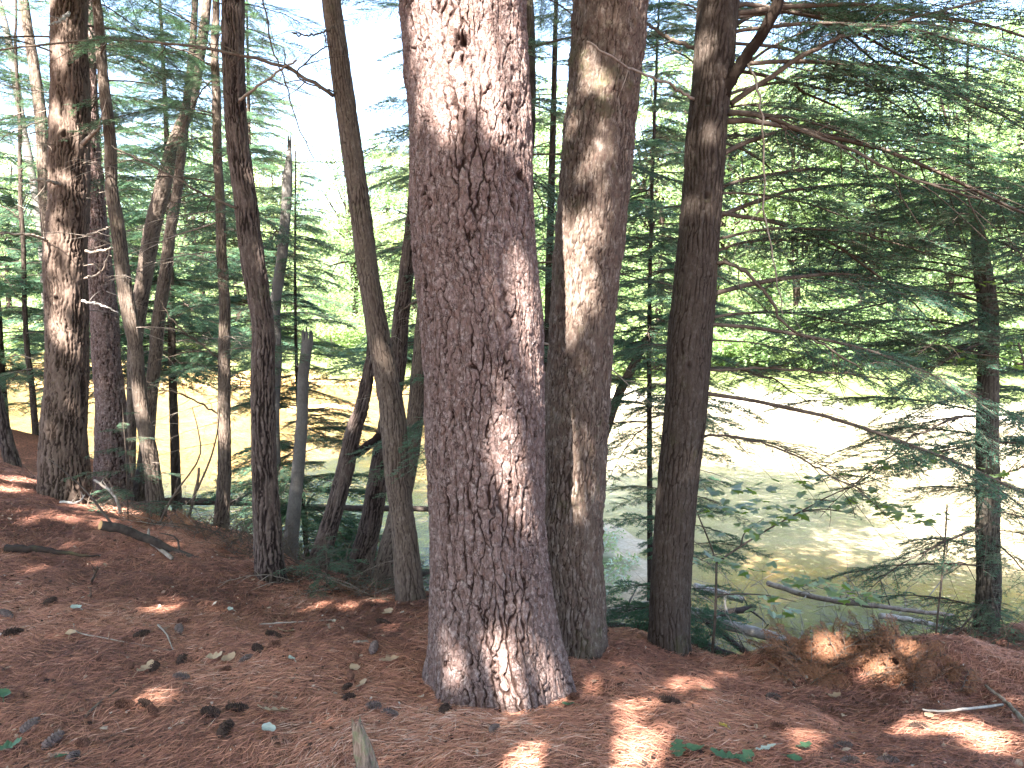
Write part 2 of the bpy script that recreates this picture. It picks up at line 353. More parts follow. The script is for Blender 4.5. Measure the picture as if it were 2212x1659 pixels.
sd = M.mix(M.math('MULTIPLY', M.ramp(M.noise(v, 25, 5, 0.7), [(0.4, 1.0), (0.6, 0.0)]), 0.35), sd, (0.20, 0.15, 0.10))
gc = M.mix(M.ramp(n2, [(0.35, 0.0), (0.65, 1.0)]), (0.06, 0.09, 0.03), (0.13, 0.15, 0.06))
c = M.mix(sp.outputs[1], sd, gc); c = M.mix(sp.outputs[0], c, lc)
M.bsdf(c, 0.95, 0.1, M.bump(n2, 0.6, 0.02))
go = obj('forest_floor', mesh('forest_floor', np.stack([GX, GY, GZ], -1).reshape(-1, 3), Q, M.m, {'msk': msk, 'bed': bedt.ravel()})); tag(go, kind='structure')
# water
M = NT('river_water')
v = M.pos(); bmp = M.bump(M.math('ADD', M.noise(M.pos((1, 0.6, 1)), 1.6, 4, 0.6), M.math('MULTIPLY', M.noise(v, 11, 3, 0.6), 0.25)), 0.4, 0.12)
fr = M.n('ShaderNodeFresnel'); fr.inputs[0].default_value = 1.55; M.l(bmp, fr.inputs['Normal'])
tr = M.n('ShaderNodeBsdfTransparent'); tr.inputs[0].default_value = (0.96, 0.92, 0.85, 1)
gl = M.n('ShaderNodeBsdfGlossy'); gl.inputs['Roughness'].default_value = 0.03; M.l(bmp, gl.inputs['Normal'])
ms = M.n('ShaderNodeMixShader'); M.l(fr.outputs[0], ms.inputs[0]); M.l(tr.outputs[0], ms.inputs[1]); M.l(gl.outputs[0], ms.inputs[2]); M.l(ms.outputs[0], M.out.inputs[0])
wx = np.array([-160, 160.0]); wv = np.array([[-160, 5.5, WZ], [160, 5.5, WZ], [160, 120, WZ], [-160, 120, WZ]])
wo_ = obj('river_water', mesh('river_water', wv, np.array([[0, 1, 2, 3]]), M.m)); tag(wo_, kind='structure')

# ------------------------------------------------------------------ where sunlight comes through the canopy: points and radii (m)
def on_ground(X, Y): return ray_ground(X, Y)[0]
HOLES = []
for X, Y, d, r in ((945, 30, 3.1, .16), (1040, 40, 3.1, .20), (1100, 110, 3.1, .16), (1020, 150, 3.1, .15), (1090, 220, 3.1, .13), (930, 160, 3.1, .10), (960, 240, 3.1, .05), (1130, 330, 3.2, .05),
                   (1165, 640, 3.25, .04), (1160, 520, 3.25, .04), (1180, 760, 3.25, .03), (990, 1430, 3.05, .08), (1075, 1430, 3.05, .085), (1150, 1440, 3.1, .08), (1110, 1340, 3.05, .06),
                   (1270, 120, 3.75, .05), (1285, 330, 3.75, .06), (1275, 480, 3.75, .06), (1250, 620, 3.75, .05), (1228, 930, 3.75, .08), (1215, 1020, 3.75, .10), (1218, 1120, 3.75, .09), (1212, 1220, 3.75, .09), (1215, 1300, 3.75, .06),
                   (130, 230, 6.0, .09), (150, 520, 6.0, .06), (120, 700, 6.0, .05), (140, 860, 6.0, .05), (830, 760, 4.5, .05), (515, 280, 4.8, .05), (540, 480, 4.8, .06), (275, 640, 5.8, .10), (300, 850, 5.8, .08), (325, 980, 5.8, .08),
                   (1790, 1385, 3.9, .07), (1960, 1400, 3.9, .07)):
    HOLES.append((P(X, Y, d), r))
for X, Y, r in ((1300, 1498, .08), (1270, 1550, .12), (1320, 1620, .13), (1200, 1510, .07), (1150, 1655, .10), (1000, 1655, .07), (1240, 1640, .08), (2110, 1590, .075), (2160, 1615, .06), (385, 1305, .06), (350, 1320, .05), (530, 1298, .05), (640, 1312, .09), (700, 1312, .06),
                (820, 1303, .07), (760, 1308, .06), (215, 1105, .12), (270, 1110, .08), (40, 1040, .13), (10, 1060, .10), (1225, 1380, .05), (1260, 1470, .04), (290, 1410, .03), (570, 1480, .035), (1560, 1625, .05), (1900, 1460, .08), (1480, 1480, .04), (1000, 1460, .04)):
    HOLES.append((on_ground(X, Y), r))
_r = np.random.default_rng(5)
for q in range(34):
    X, Y = _r.uniform(0, 2212), _r.uniform(1150, 1659)
    if Y > 1120 + X * .16: HOLES.append((on_ground(X, Y), _r.uniform(.012, .034)))
HP = np.array([h[0] for h in HOLES]); HR = np.array([h[1] for h in HOLES])
SOFT = [(on_ground(*q[:2]), q[2]) for q in ((1150, 1560, .30), (1320, 1560, .34), (1250, 1640, .3), (1000, 1640, .3), (1420, 1640, .25), (500, 1310, .2), (150, 1120, .35), (2050, 1590, .3), (1500, 1520, .25), (1750, 1600, .25), (1260, 1420, .2))] + [(P(1070, 1430, 3.1), .14), (P(150, 600, 6.0), .4)]
SP = np.array([h[0] for h in SOFT]); SR = np.array([h[1] for h in SOFT])
def thinned(C):
    out = np.zeros(len(C), bool); q0 = np.random.default_rng(len(C)).random(len(C))
    for k in range(len(SP)):
        d = C - SP[k]; t = d @ SUN; q = d - t[:, None] * SUN; out |= (np.sqrt((q * q).sum(1)) < SR[k] * (.5 + q0)) & (t > .2) & (q0 < .78)
    return out
def in_gap(C, grow=0.0):
    """which leaf centres C stand between a sun fleck and the sun"""
    out = np.zeros(len(C), bool)
    for k in range(len(HP)):
        d = C - HP[k]; t = d @ SUN
        q = d - t[:, None] * SUN
        out |= ((q * q).sum(1) < (HR[k] + grow) ** 2) & (t > 0.2)
    return out

# ------------------------------------------------------------------ trunks
BARKP = { # cell width, cell height, fissure width, depth, second level, fine relief
 'pine': dict(cw=.036, ch=.135, fw=.0048, dp=.012, fine=.0036, warp=.60),
 'pine_old': dict(cw=.020, ch=.085, fw=.0035, dp=.006, fine=.0055, warp=.6),
 'hemlock': dict(cw=.024, ch=.15, fw=.005, dp=.0045, fine=.002, warp=.5),
 'cedar': dict(cw=.030, ch=.30, fw=.009, dp=.012, fine=.003, warp=.8),
 'oak': dict(cw=.024, ch=.26, fw=.008, dp=.010, fine=.002, warp=.7),
 'grey': dict(cw=.022, ch=.12, fw=.005, dp=.004, fine=.002, warp=.5),
 'birch': dict(cw=.09, ch=.05, fw=.003, dp=.002, fine=.001, warp=.3),
}
def trunk_mesh(name, C, R, kind, cols, step, seed, flare=0.0, lobes=5, knots=()):
    """C centreline from foot to top (n,3), R radii; fine rings up to the top of the view, coarse above"""
    seg = np.linalg.norm(np.diff(C, axis=0), axis=1); s = np.concatenate([[0], np.cumsum(seg)])
    ang = (C[:, 2] - CAMZ) / np.maximum(C[:, 1], 1)
    top = np.interp(0.47, ang, s) if ang.max() > 0.47 else s[-1]
    ss = np.arange(0, top, step)
    if s[-1] - top > 0.05: ss = np.concatenate([ss, np.linspace(top, s[-1], max(3, int((s[-1] - top) / 0.25)))])
    c = np.stack([np.interp(ss, s, C[:, k]) for k in range(3)], -1); r = np.interp(ss, s, R)
    tg = np.gradient(c, axis=0); kk = max(3, int(0.12 / step)) | 1
    pad = np.pad(tg, ((kk // 2, kk // 2), (0, 0)), 'edge'); tg = np.stack([np.convolve(pad[:, k], np.ones(kk) / kk, 'valid') for k in range(3)], -1)
    tg /= np.linalg.norm(tg, axis=1)[:, None]
    e1 = np.cross(tg, [0, 1.0, 0]); e1 /= np.linalg.norm(e1, axis=1)[:, None]; e2 = np.cross(e1, tg)
    th = np.arange(cols) / cols * 2 * math.pi
    TH, SS = np.meshgrid(th, ss); RR = r[:, None]
    b = BARKP[kind]; Rm = float(np.median(r[:max(2, len(r) // 2)]))
    cx, sx = np.cos(TH), np.sin(TH)
    nw = max(3, round(2 * math.pi * Rm / b['cw']))
    px, py, pz = cx * Rm, sx * Rm, SS
    u = TH / (2 * math.pi) * nw + b['warp'] * (noise(px * 14, py * 14, pz * 5, seed) + 0.45 * noise(px * 45, py * 45, pz * 18, seed + 1) + 0.32 * noise(px * 80, py * 80, pz * 55, seed + 41))
    v_ = SS / b['ch'] + 0.45 * noise(px * 10, py * 10, pz * 7, seed + 2) + 0.15 * noise(px * 50, py * 50, pz * 40, seed + 6)
    di, ce, up = vor(u, v_, nw, b['cw'], b['ch'], seed)
    fwn = b['fw'] * (0.75 + 0.6 * noise(px * 9, py * 9, pz * 4, seed + 3))
    strong = np.clip(0.16 + 1.0 * up ** 1.3, 0, 1) * np.clip(1.0 + 0.9 * noise(px * 22, py * 22, pz * 9, seed + 4), 0.25, 1.1)
    bk = 1 - (1 - sst(0.15, 0.85, di / (2 * fwn))) * np.clip(strong, 0, 1)
    # smaller scales on the plates
    di2, ce2, up2 = vor(TH / (2 * math.pi) * nw * 2 + 0.6 * noise(px * 30, py * 30, pz * 14, seed + 11), SS / b['ch'] * 2.6 + 0.3 * noise(px * 30, py * 30, pz * 30, seed + 12), nw * 2, b['cw'] / 2, b['ch'] / 2.6, seed + 20)
    fl = sst(0, 0.003, di2) * np.clip(.5 + noise(px * 25, py * 25, pz * 20, seed + 13), 0, 1) * 1.6
    te = fbm(px * 34, py * 34, pz * 14, seed + 15, 4) * 5; te = np.floor(te) + sst(.75, 1.0, te - np.floor(te))
    d = b['dp'] * (bk - 0.6) + b['dp'] * 0.30 * (ce - 0.5) + b['fine'] * (0.55 * te + (ce2 - 0.5) * .5 + 0.6 * fl + 1.0 * fbm(px * 60, py * 60, pz * 45, seed + 7, 3))
    if kind == 'birch':
        band = sst(0.25, 0.5, noise(px * 6, py * 6, pz * 45, seed)); bk = 1 - 0.5 * band * np.clip(noise(px * 8, py * 8, pz * 8, seed + 2) + .6, 0, 1); d = -0.002 * band + 0.002 * fbm(px * 20, py * 20, pz * 20, seed)
    d = d + RR * (0.028 * noise(px * 3 / Rm * .12, py * 3 / Rm * .12, pz * 1.5, seed + 8) + 0.02 * noise(px * 10, py * 10, pz * 4, seed + 9))
    if flare:
        hgt = SS - 0.18
        d = d + RR * flare * np.exp(-np.clip(hgt, 0, 9) / 0.16) * (0.45 + 0.55 * np.cos(lobes * TH + seed + 1.5 * noise(px * 3, py * 3, pz * 0 + 1, seed)) ) * 0.8
    for (kth, ks, kr) in knots:
        dd = np.sqrt(((np.mod(TH - kth + math.pi, 2 * math.pi) - math.pi) * RR) ** 2 + ((SS - ks) * 0.8) ** 2) / kr
        wob = dd * (1 + 0.25 * noise(px * 30, py * 30, pz * 30, seed + 31))
        d = d + 0.35 * kr * np.exp(-(wob - 1.0) ** 2 / 0.18) - 0.75 * kr * np.exp(-(wob / 0.6) ** 2)
        bk = bk * (1 - 0.85 * np.exp(-(wob / 0.7) ** 2))
    rr = RR + d
    V = c[:, None] + rr[..., None] * (cx[..., None] * e1[:, None] + sx[..., None] * e2[:, None])
    n, k = V.shape[:2]
    i = np.arange(n - 1)[:, None] * k; j = np.arange(k)[None]; j2 = (j + 1) % k
    Qd = np.stack([i + j, i + k + j, i + k + j2, i + j2], -1).reshape(-1, 4)[:, ::-1]
    V = np.vstack([V.reshape(-1, 3), c[-1]]); T = np.array([[n * k, (n - 1) * k + a, (n - 1) * k + (a + 1) % k] for a in range(k)])
    at = {'bk': np.append(bk.ravel(), 0.2), 'cell': np.append((ce * 0.6 + ce2 * 0.4).ravel(), 0.5)}
    return V, [Qd, T], at
# spec: kind of bark, depth, centre/width profile from top to foot in photo units, height, flare, knots, depth change at top
TREES = {}
def make_tree(key, name, label, cat, bark, prof, depth, height, cols, step, flare=0.12, lobes=5, knots=(), group=None, dtop=0.0, snag=False, wob=0.012, mat=None):
    prof = sorted(prof, key=lambda q: q[1]); prof = np.array(prof, float)[::-1]     # foot first
    Y0, Y1 = prof[0, 1], prof[-1, 1]
    pts = []
    for X, Y, wd in prof:
        dd = depth + dtop * (Y0 - Y) / max(Y0 - Y1, 1); p = P(X, Y, dd); pts.append([*p, wd / 2 / F * dd])
    pts = np.array(pts); L = smoothline(pts, max(30, len(pts) * 12))
    # foot: run on down into the soil
    d0 = L[0, :3] - L[4, :3]; d0 /= np.linalg.norm(d0); d0 = d0 * 0.8 + np.array([0, 0, -0.4]); d0 /= np.linalg.norm(d0)
    ext = []; p = L[0, :3].copy(); rad = L[0, 3]; k = 0
    while k < 400:
        g = float(terrain(p[0], p[1], False))
        if p[2] < g - 0.16: break
        p = p + d0 * 0.04; rad *= 1.002; ext.append([*p, rad]); k += 1
    if ext: L = np.vstack([np.array(ext)[::-1], L])
    if not snag:
        dr = L[-1, :3] - L[-10, :3]; dr /= np.linalg.norm(dr); dr = dr * 0.9 + np.array([0, 0, 0.1]); dr /= np.linalg.norm(dr)
        n = 24; h = height - (L[-1, 2] - L[0, 2]); h = max(h, 0.3); t = np.linspace(0, 1, n + 1)[1:, None]
        dirs = dr[None] * (1 - t) + np.array([0, 0, 1.0]) * t; up = L[-1, :3] + np.cumsum(dirs * h / n, axis=0)
        L = np.vstack([L, np.hstack([up, L[-1, 3] * (1 - 0.93 * t ** 1.1)])])
    L[:, 0] += wob * noise(L[:, 2] * 2.2, 0, 0, hash(key) % 97 if False else len(TREES) * 7 + 3); L[:, 1] += wob * noise(L[:, 2] * 2, 5, 0, len(TREES) * 5 + 1)
    seed = len(TREES) * 13 + 5
    # the foot of the thing on the soil
    gz = terrain(L[:, 0], L[:, 1], False); k = int(np.argmax(L[:, 2] > gz)); foot = L[k, :3].copy()
    root = empty(name, foot, label, cat, group)
    kn = [(a, np.interp(zz, L[:, 2], np.concatenate([[0], np.cumsum(np.linalg.norm(np.diff(L[:, :3], axis=0), axis=1))])), r_) for a, zz, r_ in knots]
    V, Fc, at = trunk_mesh(name, L[:, :3], L[:, 3], bark, cols, step, seed, flare, lobes, kn)
    if snag:   # splintered top
        n_top = cols * 3; idx = np.arange(len(V) - 1 - n_top, len(V) - 1)
        V[idx[-cols:], 2] += np.tile(rng.uniform(-0.02, 0.13, cols), 1); V[-1, 2] -= 0.05
    obj('trunk', mesh('trunk', V - foot, Fc, BK[mat or bark], at), root)
    TREES[key] = dict(root=root, L=L, foot=foot, name=name)
    return root
PI = math.pi
# angle convention on the trunk: theta 3*pi/2.. faces the camera (set by e1, e2); e2 points towards -y / camera at theta=pi/2 or 3pi/2
make_tree('P1', 'pine_tree', 'broad pine trunk with flaky purple brown bark plates in the centre foreground', 'tree', 'pine',
  [(998, -20, 268), (1003, 100, 266), (1010, 250, 260), (1022, 500, 256), (1040, 750, 255), (1049, 1131, 250), (1058, 1327, 268), (1066, 1440, 288), (1070, 1495, 300)], 3.35, 15, 540, .0045, flare=.16, lobes=6,
  knots=((-PI / 2, 2.48, .038), (-PI / 2 - .9, 1.98, .03), (-PI/2, -9, .01)))
make_tree('P2', 'pine_tree', 'second thick trunk with pale streaks and moss, close behind the broad centre pine', 'tree', 'pine_old',
  [(1318, -20, 156), (1298, 250, 150), (1276, 500, 150), (1258, 750, 137), (1234, 1131, 140), (1230, 1300, 144), (1230, 1394, 152)], 3.95, 14, 220, .0075, flare=.12, lobes=5)
make_tree('H1', 'hemlock_tree', 'straight dark hemlock trunk with knots, first trunk right of the two pines', 'tree', 'hemlock',
  [(1549, -20, 88), (1529, 250, 85), (1514, 500, 86), (1491, 750, 92), (1464, 1085, 84), (1445, 1412, 88)], 4.15, 11, 150, .008, flare=.10,
  knots=((-PI / 2, 2.02, .022), (-PI / 2 - .3, 1.2, .012), (-PI / 2 + .2, 1.16, .016), (-PI / 2 + .3, 2.5, .02)))
make_tree('T1', 'hemlock_tree', 'thick furrowed reddish brown trunk at the far left with broken branch stubs', 'tree', 'cedar',
  [(150, -20, 72), (151, 125, 70), (149, 250, 76), (144, 500, 80), (143, 750, 82), (140, 950, 90), (139, 1083, 104)], 6.2, 12, 150, .011, flare=.10,
  knots=((-PI / 2 - .2, 2.75, .035), (-PI / 2, 1.5, .028), (-PI / 2 - .1, 2.1, .022), (-PI / 2 + .3, .72, .025), (-PI/2 + .9, 2.55, .03)))
make_tree('T7', 'oak_tree', 'dark deeply ridged trunk curving down left of the centre', 'tree', 'oak',
  [(503, -20, 44), (505, 25, 45), (508, 250, 44), (525, 400, 45), (543, 550, 48), (563, 700, 44), (567, 827, 49), (573, 1000, 50), (580, 1175, 57), (586, 1258, 66)], 5.0, 11, 100, .010, flare=.12)
make_tree('T11', 'maple_tree', 'long slender trunk leaning left beside the broad centre pine', 'tree', 'grey',
  [(716, -20, 40), (732, 100, 41), (745, 200, 42), (775, 400, 45), (800, 600, 45), (830, 800, 50), (850, 930, 55), (870, 1100, 50), (888, 1292, 60)], 4.6, 10, 90, .010, flare=.10)
make_tree('T3', 'maple_tree', 'slim pale brown trunk standing in front of the dark pair at left', 'tree', 'grey',
  [(203, -20, 18), (213, 75, 19), (230, 250, 22), (242, 400, 24), (255, 480, 27), (273, 650, 30), (290, 750, 28), (303, 870, 30), (322, 970, 32), (338, 1080, 36), (342, 1132, 40)], 5.9, 9, 70, .013, flare=.1)
make_tree('T2', 'pine_tree', 'dark purple brown trunk just behind the thick furrowed trunk at left', 'tree', 'pine',
  [(188, -20, 18), (193, 100, 20), (200, 300, 24), (207, 450, 36), (222, 650, 52), (236, 830, 56), (241, 980, 64), (243, 1072, 74)], 8.0, 11, 80, .014, flare=.14)
make_tree('T6', 'hemlock_tree', 'thin brown hemlock trunk left of the dark ridged trunk', 'tree', 'grey',
  [(464, -20, 14), (468, 210, 17), (473, 350, 18), (478, 500, 20), (483, 650, 23), (483, 800, 25), (486, 1000, 27), (480, 1100, 30), (470, 1182, 40)], 6.8, 9, 50, .016)
make_tree('T8', 'birch_tree', 'white birch snag with a dark broken top right of the dark ridged trunk', 'dead tree', 'birch',
  [(624, 310, 8), (623, 350, 14), (620, 385, 21), (618, 450, 22), (610, 550, 23), (598, 650, 24), (594, 800, 25), (590, 1000, 26), (588, 1180, 28)], 7.4, 3, 44, .016, snag=True)
make_tree('T9', 'birch_tree', 'shorter white birch snag broken off at half height', 'dead tree', 'birch',
  [(667, 735, 25), (662, 780, 24), (657, 827, 25), (647, 966, 26), (633, 1104, 30), (622, 1205, 38)], 6.6, 3, 44, .015, snag=True)
make_tree('T10', 'maple_tree', 'trunk leaning right with a pale broken tip and one side stub', 'dead tree', 'oak',
  [(802, 768, 18), (795, 800, 24), (779, 880, 28), (762, 931, 33), (737, 1053, 36), (715, 1130, 38), (696, 1191, 42), (682, 1245, 46)], 6.0, 3, 56, .013, snag=True)
make_tree('T12', 'maple_tree', 'leaning trunk that crosses behind the long slender trunk', 'tree', 'oak',
  [(905, 250, 20), (900, 360, 24), (893, 475, 28), (878, 600, 32), (858, 780, 34), (830, 966, 40), (807, 1104, 44), (780, 1210, 54), (764, 1290, 66)], 6.3, 7, 60, .013)
make_tree('T13', 'maple_tree', 'leaning trunk between the long slender trunk and the broad pine', 'tree', 'grey',
  [(925, 600, 26), (912, 700, 30), (903, 827, 33), (890, 966, 36), (862, 1104, 40), (840, 1200, 46), (824, 1290, 56)], 6.0, 7, 56, .013)
make_tree('P3', 'hemlock_tree', 'dark thin trunk showing along the upper right edge of the broad centre pine', 'tree', 'hemlock',
  [(1139, -20, 26), (1139, 200, 27), (1136, 400, 28), (1130, 700, 30), (1120, 1000, 32), (1110, 1300, 34)], 5.4, 9, 44, .016)
make_tree('R1', 'hemlock_tree', 'dark mossy hemlock trunk near the right edge', 'tree', 'grey',
  [(2096, 380, 10), (2108, 470, 22), (2120, 560, 34), (2128, 640, 38), (2133, 800, 42), (2136, 1000, 45), (2136, 1150, 46), (2132, 1300, 48), (2128, 1460, 52)], 5.4, 3.4, 60, .012, mat='mossy')
make_tree('T0a', 'maple_tree', 'mottled thin trunk leaning in just left of the thick furrowed trunk', 'tree', 'grey',
  [(48, -20, 18), (60, 60, 20), (75, 150, 22), (86, 240, 23), (96, 380, 24), (106, 520, 26), (114, 700, 28), (122, 950, 30)], 9.0, 9, 36, .02)
make_tree('T0b', 'maple_tree', 'pale sunlit trunk leaning at the far left edge', 'tree', 'birch',
  [(2, 20, 13), (18, 80, 14), (35, 170, 15), (50, 270, 16), (68, 380, 17), (85, 480, 18), (100, 620, 18), (112, 900, 20)], 12.0, 10, 30, .03)
make_tree('T0c', 'hemlock_tree', 'very thin straight dark trunk left of the thick furrowed trunk', 'tree', 'hemlock',
  [(41, 240, 7), (45, 400, 8), (50, 560, 9), (58, 720, 10), (70, 860, 12), (80, 980, 14), (86, 1070, 16)], 9.5, 7, 24, .03)
make_tree('T0d', 'oak_tree', 'short dark trunk leaning out of the left edge of the photo', 'tree', 'oak',
  [(-40, 760, 18), (-12, 840, 22), (8, 920, 24), (28, 1000, 28), (36, 1035, 30)], 7.4, 5, 36, .02)
make_tree('T4', 'maple_tree', 'grey trunk sweeping up and right between the slim pale trunk and the dark ridged trunk', 'tree', 'grey',
  [(440, 60, 20), (425, 165, 24), (405, 240, 26), (378, 310, 28), (345, 425, 33), (325, 525, 34), (307, 625, 32), (295, 700, 30), (286, 830, 24), (281, 950, 22), (278, 1070, 24)], 8.8, 8, 40, .02)
make_tree('T5', 'maple_tree', 'straight mid brown trunk leaning right, parallel to the grey sweeping trunk', 'tree', 'grey',
  [(405, 200, 16), (391, 325, 18), (380, 425, 20), (362, 550, 24), (345, 675, 26), (330, 800, 26), (318, 930, 28), (305, 1066, 34)], 8.3, 8, 40, .02)
make_tree('S1', 'maple_tree', 'thin leaning trunk seen between the second pine and the hemlock', 'tree', 'grey',
  [(1442, 690, 10), (1418, 710, 15), (1390, 745, 18), (1362, 800, 19), (1335, 860, 20), (1300, 950, 21), (1270, 1050, 22)], 8.6, 4.5, 26, .03)

# ------------------------------------------------------------------ hemlock branches: shared meshes
def needles_along(p0, p1, out, step=.0055, ln=.013, wd=.0023, nrm=np.array([0, 0, 1.0]), skip=0.12):
    L = np.linalg.norm(p1 - p0); n = max(2, int(L / step)); t = (np.arange(n) + 0.5) / n
    c = p0[None] + (p1 - p0)[None] * t[:, None]; ax = (p1 - p0) / (L + 1e-9)
    sd = np.cross(nrm, ax); sd /= np.linalg.norm(sd) + 1e-9
    for sg in (-1, 1):
        keep = rng.random(n) > skip; cc = c[keep]; m = len(cc)
        a = rng.uniform(0.9, 1.35, m)[:, None]; k = rng.normal(0, 0.22, m)[:, None]
        dr = np.cos(a) * ax + sg * np.sin(a) * sd + k * nrm; dr /= np.linalg.norm(dr, axis=1)[:, None]
        l = ln * rng.uniform(0.7, 1.15, m)[:, None] * (1 - 0.4 * t[keep][:, None] ** 3)
        pr = np.cross(dr, nrm + rng.normal(0, 0.35, (m, 3))); pr /= np.linalg.norm(pr, axis=1)[:, None] + 1e-9
        out.append(np.stack([cc, cc + dr * l * .5 + pr * wd / 2, cc + dr * l, cc + dr * l * .5 - pr * wd / 2], 1))
def hemlock_branch(seed, L=1.6, dens=1.0, bare=0.15, needle=True, nscale=1.0, droop=.35):
    global rng
    rng = np.random.default_rng(seed)
    W = MB(); N = []
    t = np.linspace(0, 1, 16); wig = np.cumsum(rng.normal(0, .02, 16)) * L * .35
    ax = np.stack([t * L, wig - wig[0], L * (0.10 * t - droop * t ** 2.0) + np.cumsum(rng.normal(0, .006, 16)) * L * .3], -1)
    W.tube(ax, np.interp(t, [0, 1], [.0065 * L ** .7, .0014]), 6, rough=.12)
    s = bare; k = 0
    while s < 0.985:
        sg = 1 if k % 2 else -1; k += 1
        p = np.array([np.interp(s, t, ax[:, c]) for c in range(3)])
        l = L * 0.36 * (1 - s) ** .55 * rng.uniform(.55, 1.15) * (0.45 + 0.55 * min(1, (s - bare + .1) / .3)) + .03
        a = rng.uniform(.75, 1.15); m = 7; tt = np.linspace(0, 1, m)
        dx = np.cos(a) * tt * l + 0.12 * l * tt ** 2; dy = sg * np.sin(a) * tt * l * (1 - .12 * tt)
        q = np.stack([p[0] + dx, p[1] + dy, p[2] - rng.uniform(.15, .55) * l * tt ** 1.6 + .02 * l * np.sin(tt * 6 + k)], -1)
        W.tube(q, np.interp(tt, [0, 1], [.0028, .0009]), 3, cap=False)
        if needle:
            ok = rng.random() < 0.94
            u = 0.12; j = 0
            while u < 1.0 and ok:
                sj = 1 if j % 2 else -1; j += 1
                c = np.array([np.interp(u, tt, q[:, c_]) for c_ in range(3)])
                tl = l * .34 * (1 - u) ** .6 * rng.uniform(.5, 1.2) + .022
                ang = math.atan2(sg * math.sin(a), math.cos(a)) + sj * rng.uniform(.6, 1.0)
                e = c + np.array([math.cos(ang) * tl, math.sin(ang) * tl, -rng.uniform(.05, .45) * tl])
                nr = np.array([rng.normal(0, .25), rng.normal(0, .25), 1]); nr /= np.linalg.norm(nr)
                W.tube(np.array([c, e]), [.0009, .0005], 3, cap=False)
                needles_along(c, e, N, .0056 / dens, .0165 * nscale, .0040 * nscale, nr)
                u += rng.uniform(.7, 1.3) * .023 / dens / l
            for z in range(m - 1):
                if ok and tt[z] > .1: needles_along(q[z], q[z + 1], N, .0060 / dens, .016 * nscale, .0038 * nscale)
        s += rng.uniform(.7, 1.3) * .040 / dens / L
    wv, wf = W.data()
    if N:
        N = np.concatenate(N); nv = N.reshape(-1, 3); nf = np.arange(len(nv)).reshape(-1, 4)
    else: nv = nf = None
    return (wv, wf), (nv, nf)
HB = []
for k, (sd, L, de, ba, ns, dr) in enumerate(((101, 1.7, 1.0, .22, 1.0, .34), (102, 1.4, 1.0, .14, 1.0, .42), (103, 1.1, 1.1, .10, 1.0, .28), (104, 2.0, .8, .32, 1.15, .30), (105, 1.5, .75, .2, 1.2, .5), (106, .7, 1.1, .05, .95, .25))):
    (wv, wf), (nv, nf) = hemlock_branch(sd, L, de, ba, True, ns, dr)
    HB.append((L, mesh('branch', wv, wf, M_TWIG), mesh('foliage', nv, nf, M_HEM, smooth=False), dr))
MID = []
for sd, L, dr in ((151, 1.5, .35), (152, 1.2, .5), (153, .9, .3)):
    (wv, wf), (nv, nf) = hemlock_branch(sd, L, .8, .10, True, 1.75, dr); MID.append((L, mesh('branch', wv, wf, M_TWIG), mesh('foliage', nv, nf, M_HEM, smooth=False), dr))
DB = []
for sd, L, dr in ((201, 1.5, .25), (202, 1.0, .1), (203, .8, .35)):
    (wv, wf), _ = hemlock_branch(sd, L, .42, .12, False, 1, dr); DB.append((L, mesh('branch', wv, wf, M_DEAD), None, dr))
BRN = [(HB[k][0], HB[k][1], None) for k in (1, 2, 5)]
def aim(p0, p1, L, roll=0.0, sc_y=None, droop=0.0):
    """matrix sending +X*L to p1-p0, up kept near Z; the mesh sags by droop*L at its tip, so aim above it"""
    p0 = np.asarray(p0, float); p1 = np.asarray(p1, float)
    d = Vector(p1 - p0); ln = d.length; s = ln / (L * math.sqrt(1 + (droop - .1) ** 2)); d.normalize()
    up = Vector((0, 0, 1)); y = up.cross(d); y.normalize() if y.length > 1e-3 else y.xyz.__init__((0, 1, 0)); z = d.cross(y)
    m = Matrix((d, y, z)).transposed().to_4x4()
    tip = Matrix.Rotation(-math.atan(droop - .1), 4, 'Y')     # lift so the sagging tip lands on the line
    m = m @ Matrix.Rotation(roll, 4, 'X') @ tip @ Matrix.Diagonal((s, s * (sc_y or 1), s, 1))
    return Matrix.Translation(Vector(p0)) @ m
def add_branch(key, p0, p1, var=None, dead=False, roll=None, width=None, fol=None):
    T = TREES[key]; lib = DB if dead else (MID if key[0] == 'y' and var is None else HB)
    if var is None:
        ln = np.linalg.norm(np.asarray(p1) - np.asarray(p0))
        c = [k for k, b in enumerate(lib) if 0.45 < ln / b[0] < 1.9] or list(range(len(lib))); var = random.choice(c)
    L, wm, nm, dr = lib[var]
    mt = aim(np.asarray(p0) - T['foot'], np.asarray(p1) - T['foot'], L, random.uniform(-.25, .25) if roll is None else roll, width, dr)
    b = obj('branch', wm, T['root'], mt)
    if nm is not None: obj('foliage', nm, b)
    return b
def on_axis(key, Y):
    """point of the tree's axis seen at photo row Y"""
    L = TREES[key]['L']
    yy = CY + F * ((CAMZ - L[:, 2]) * math.cos(PITCH) - L[:, 1] * math.sin(PITCH)) / (L[:, 1] * math.cos(PITCH) - (L[:, 2] - CAMZ) * math.sin(PITCH))
    k = int(np.argmin(np.abs(yy - Y))); return L[k, :3]
def depth_of(p): return p[1] * math.cos(PITCH) - (p[2] - CAMZ) * math.sin(PITCH)
def br(key, Y0, X1, Y1, dd=0.0, **k):
    p0 = on_axis(key, Y0); add_branch(key, p0, P(X1, Y1, depth_of(p0) + dd), **k)

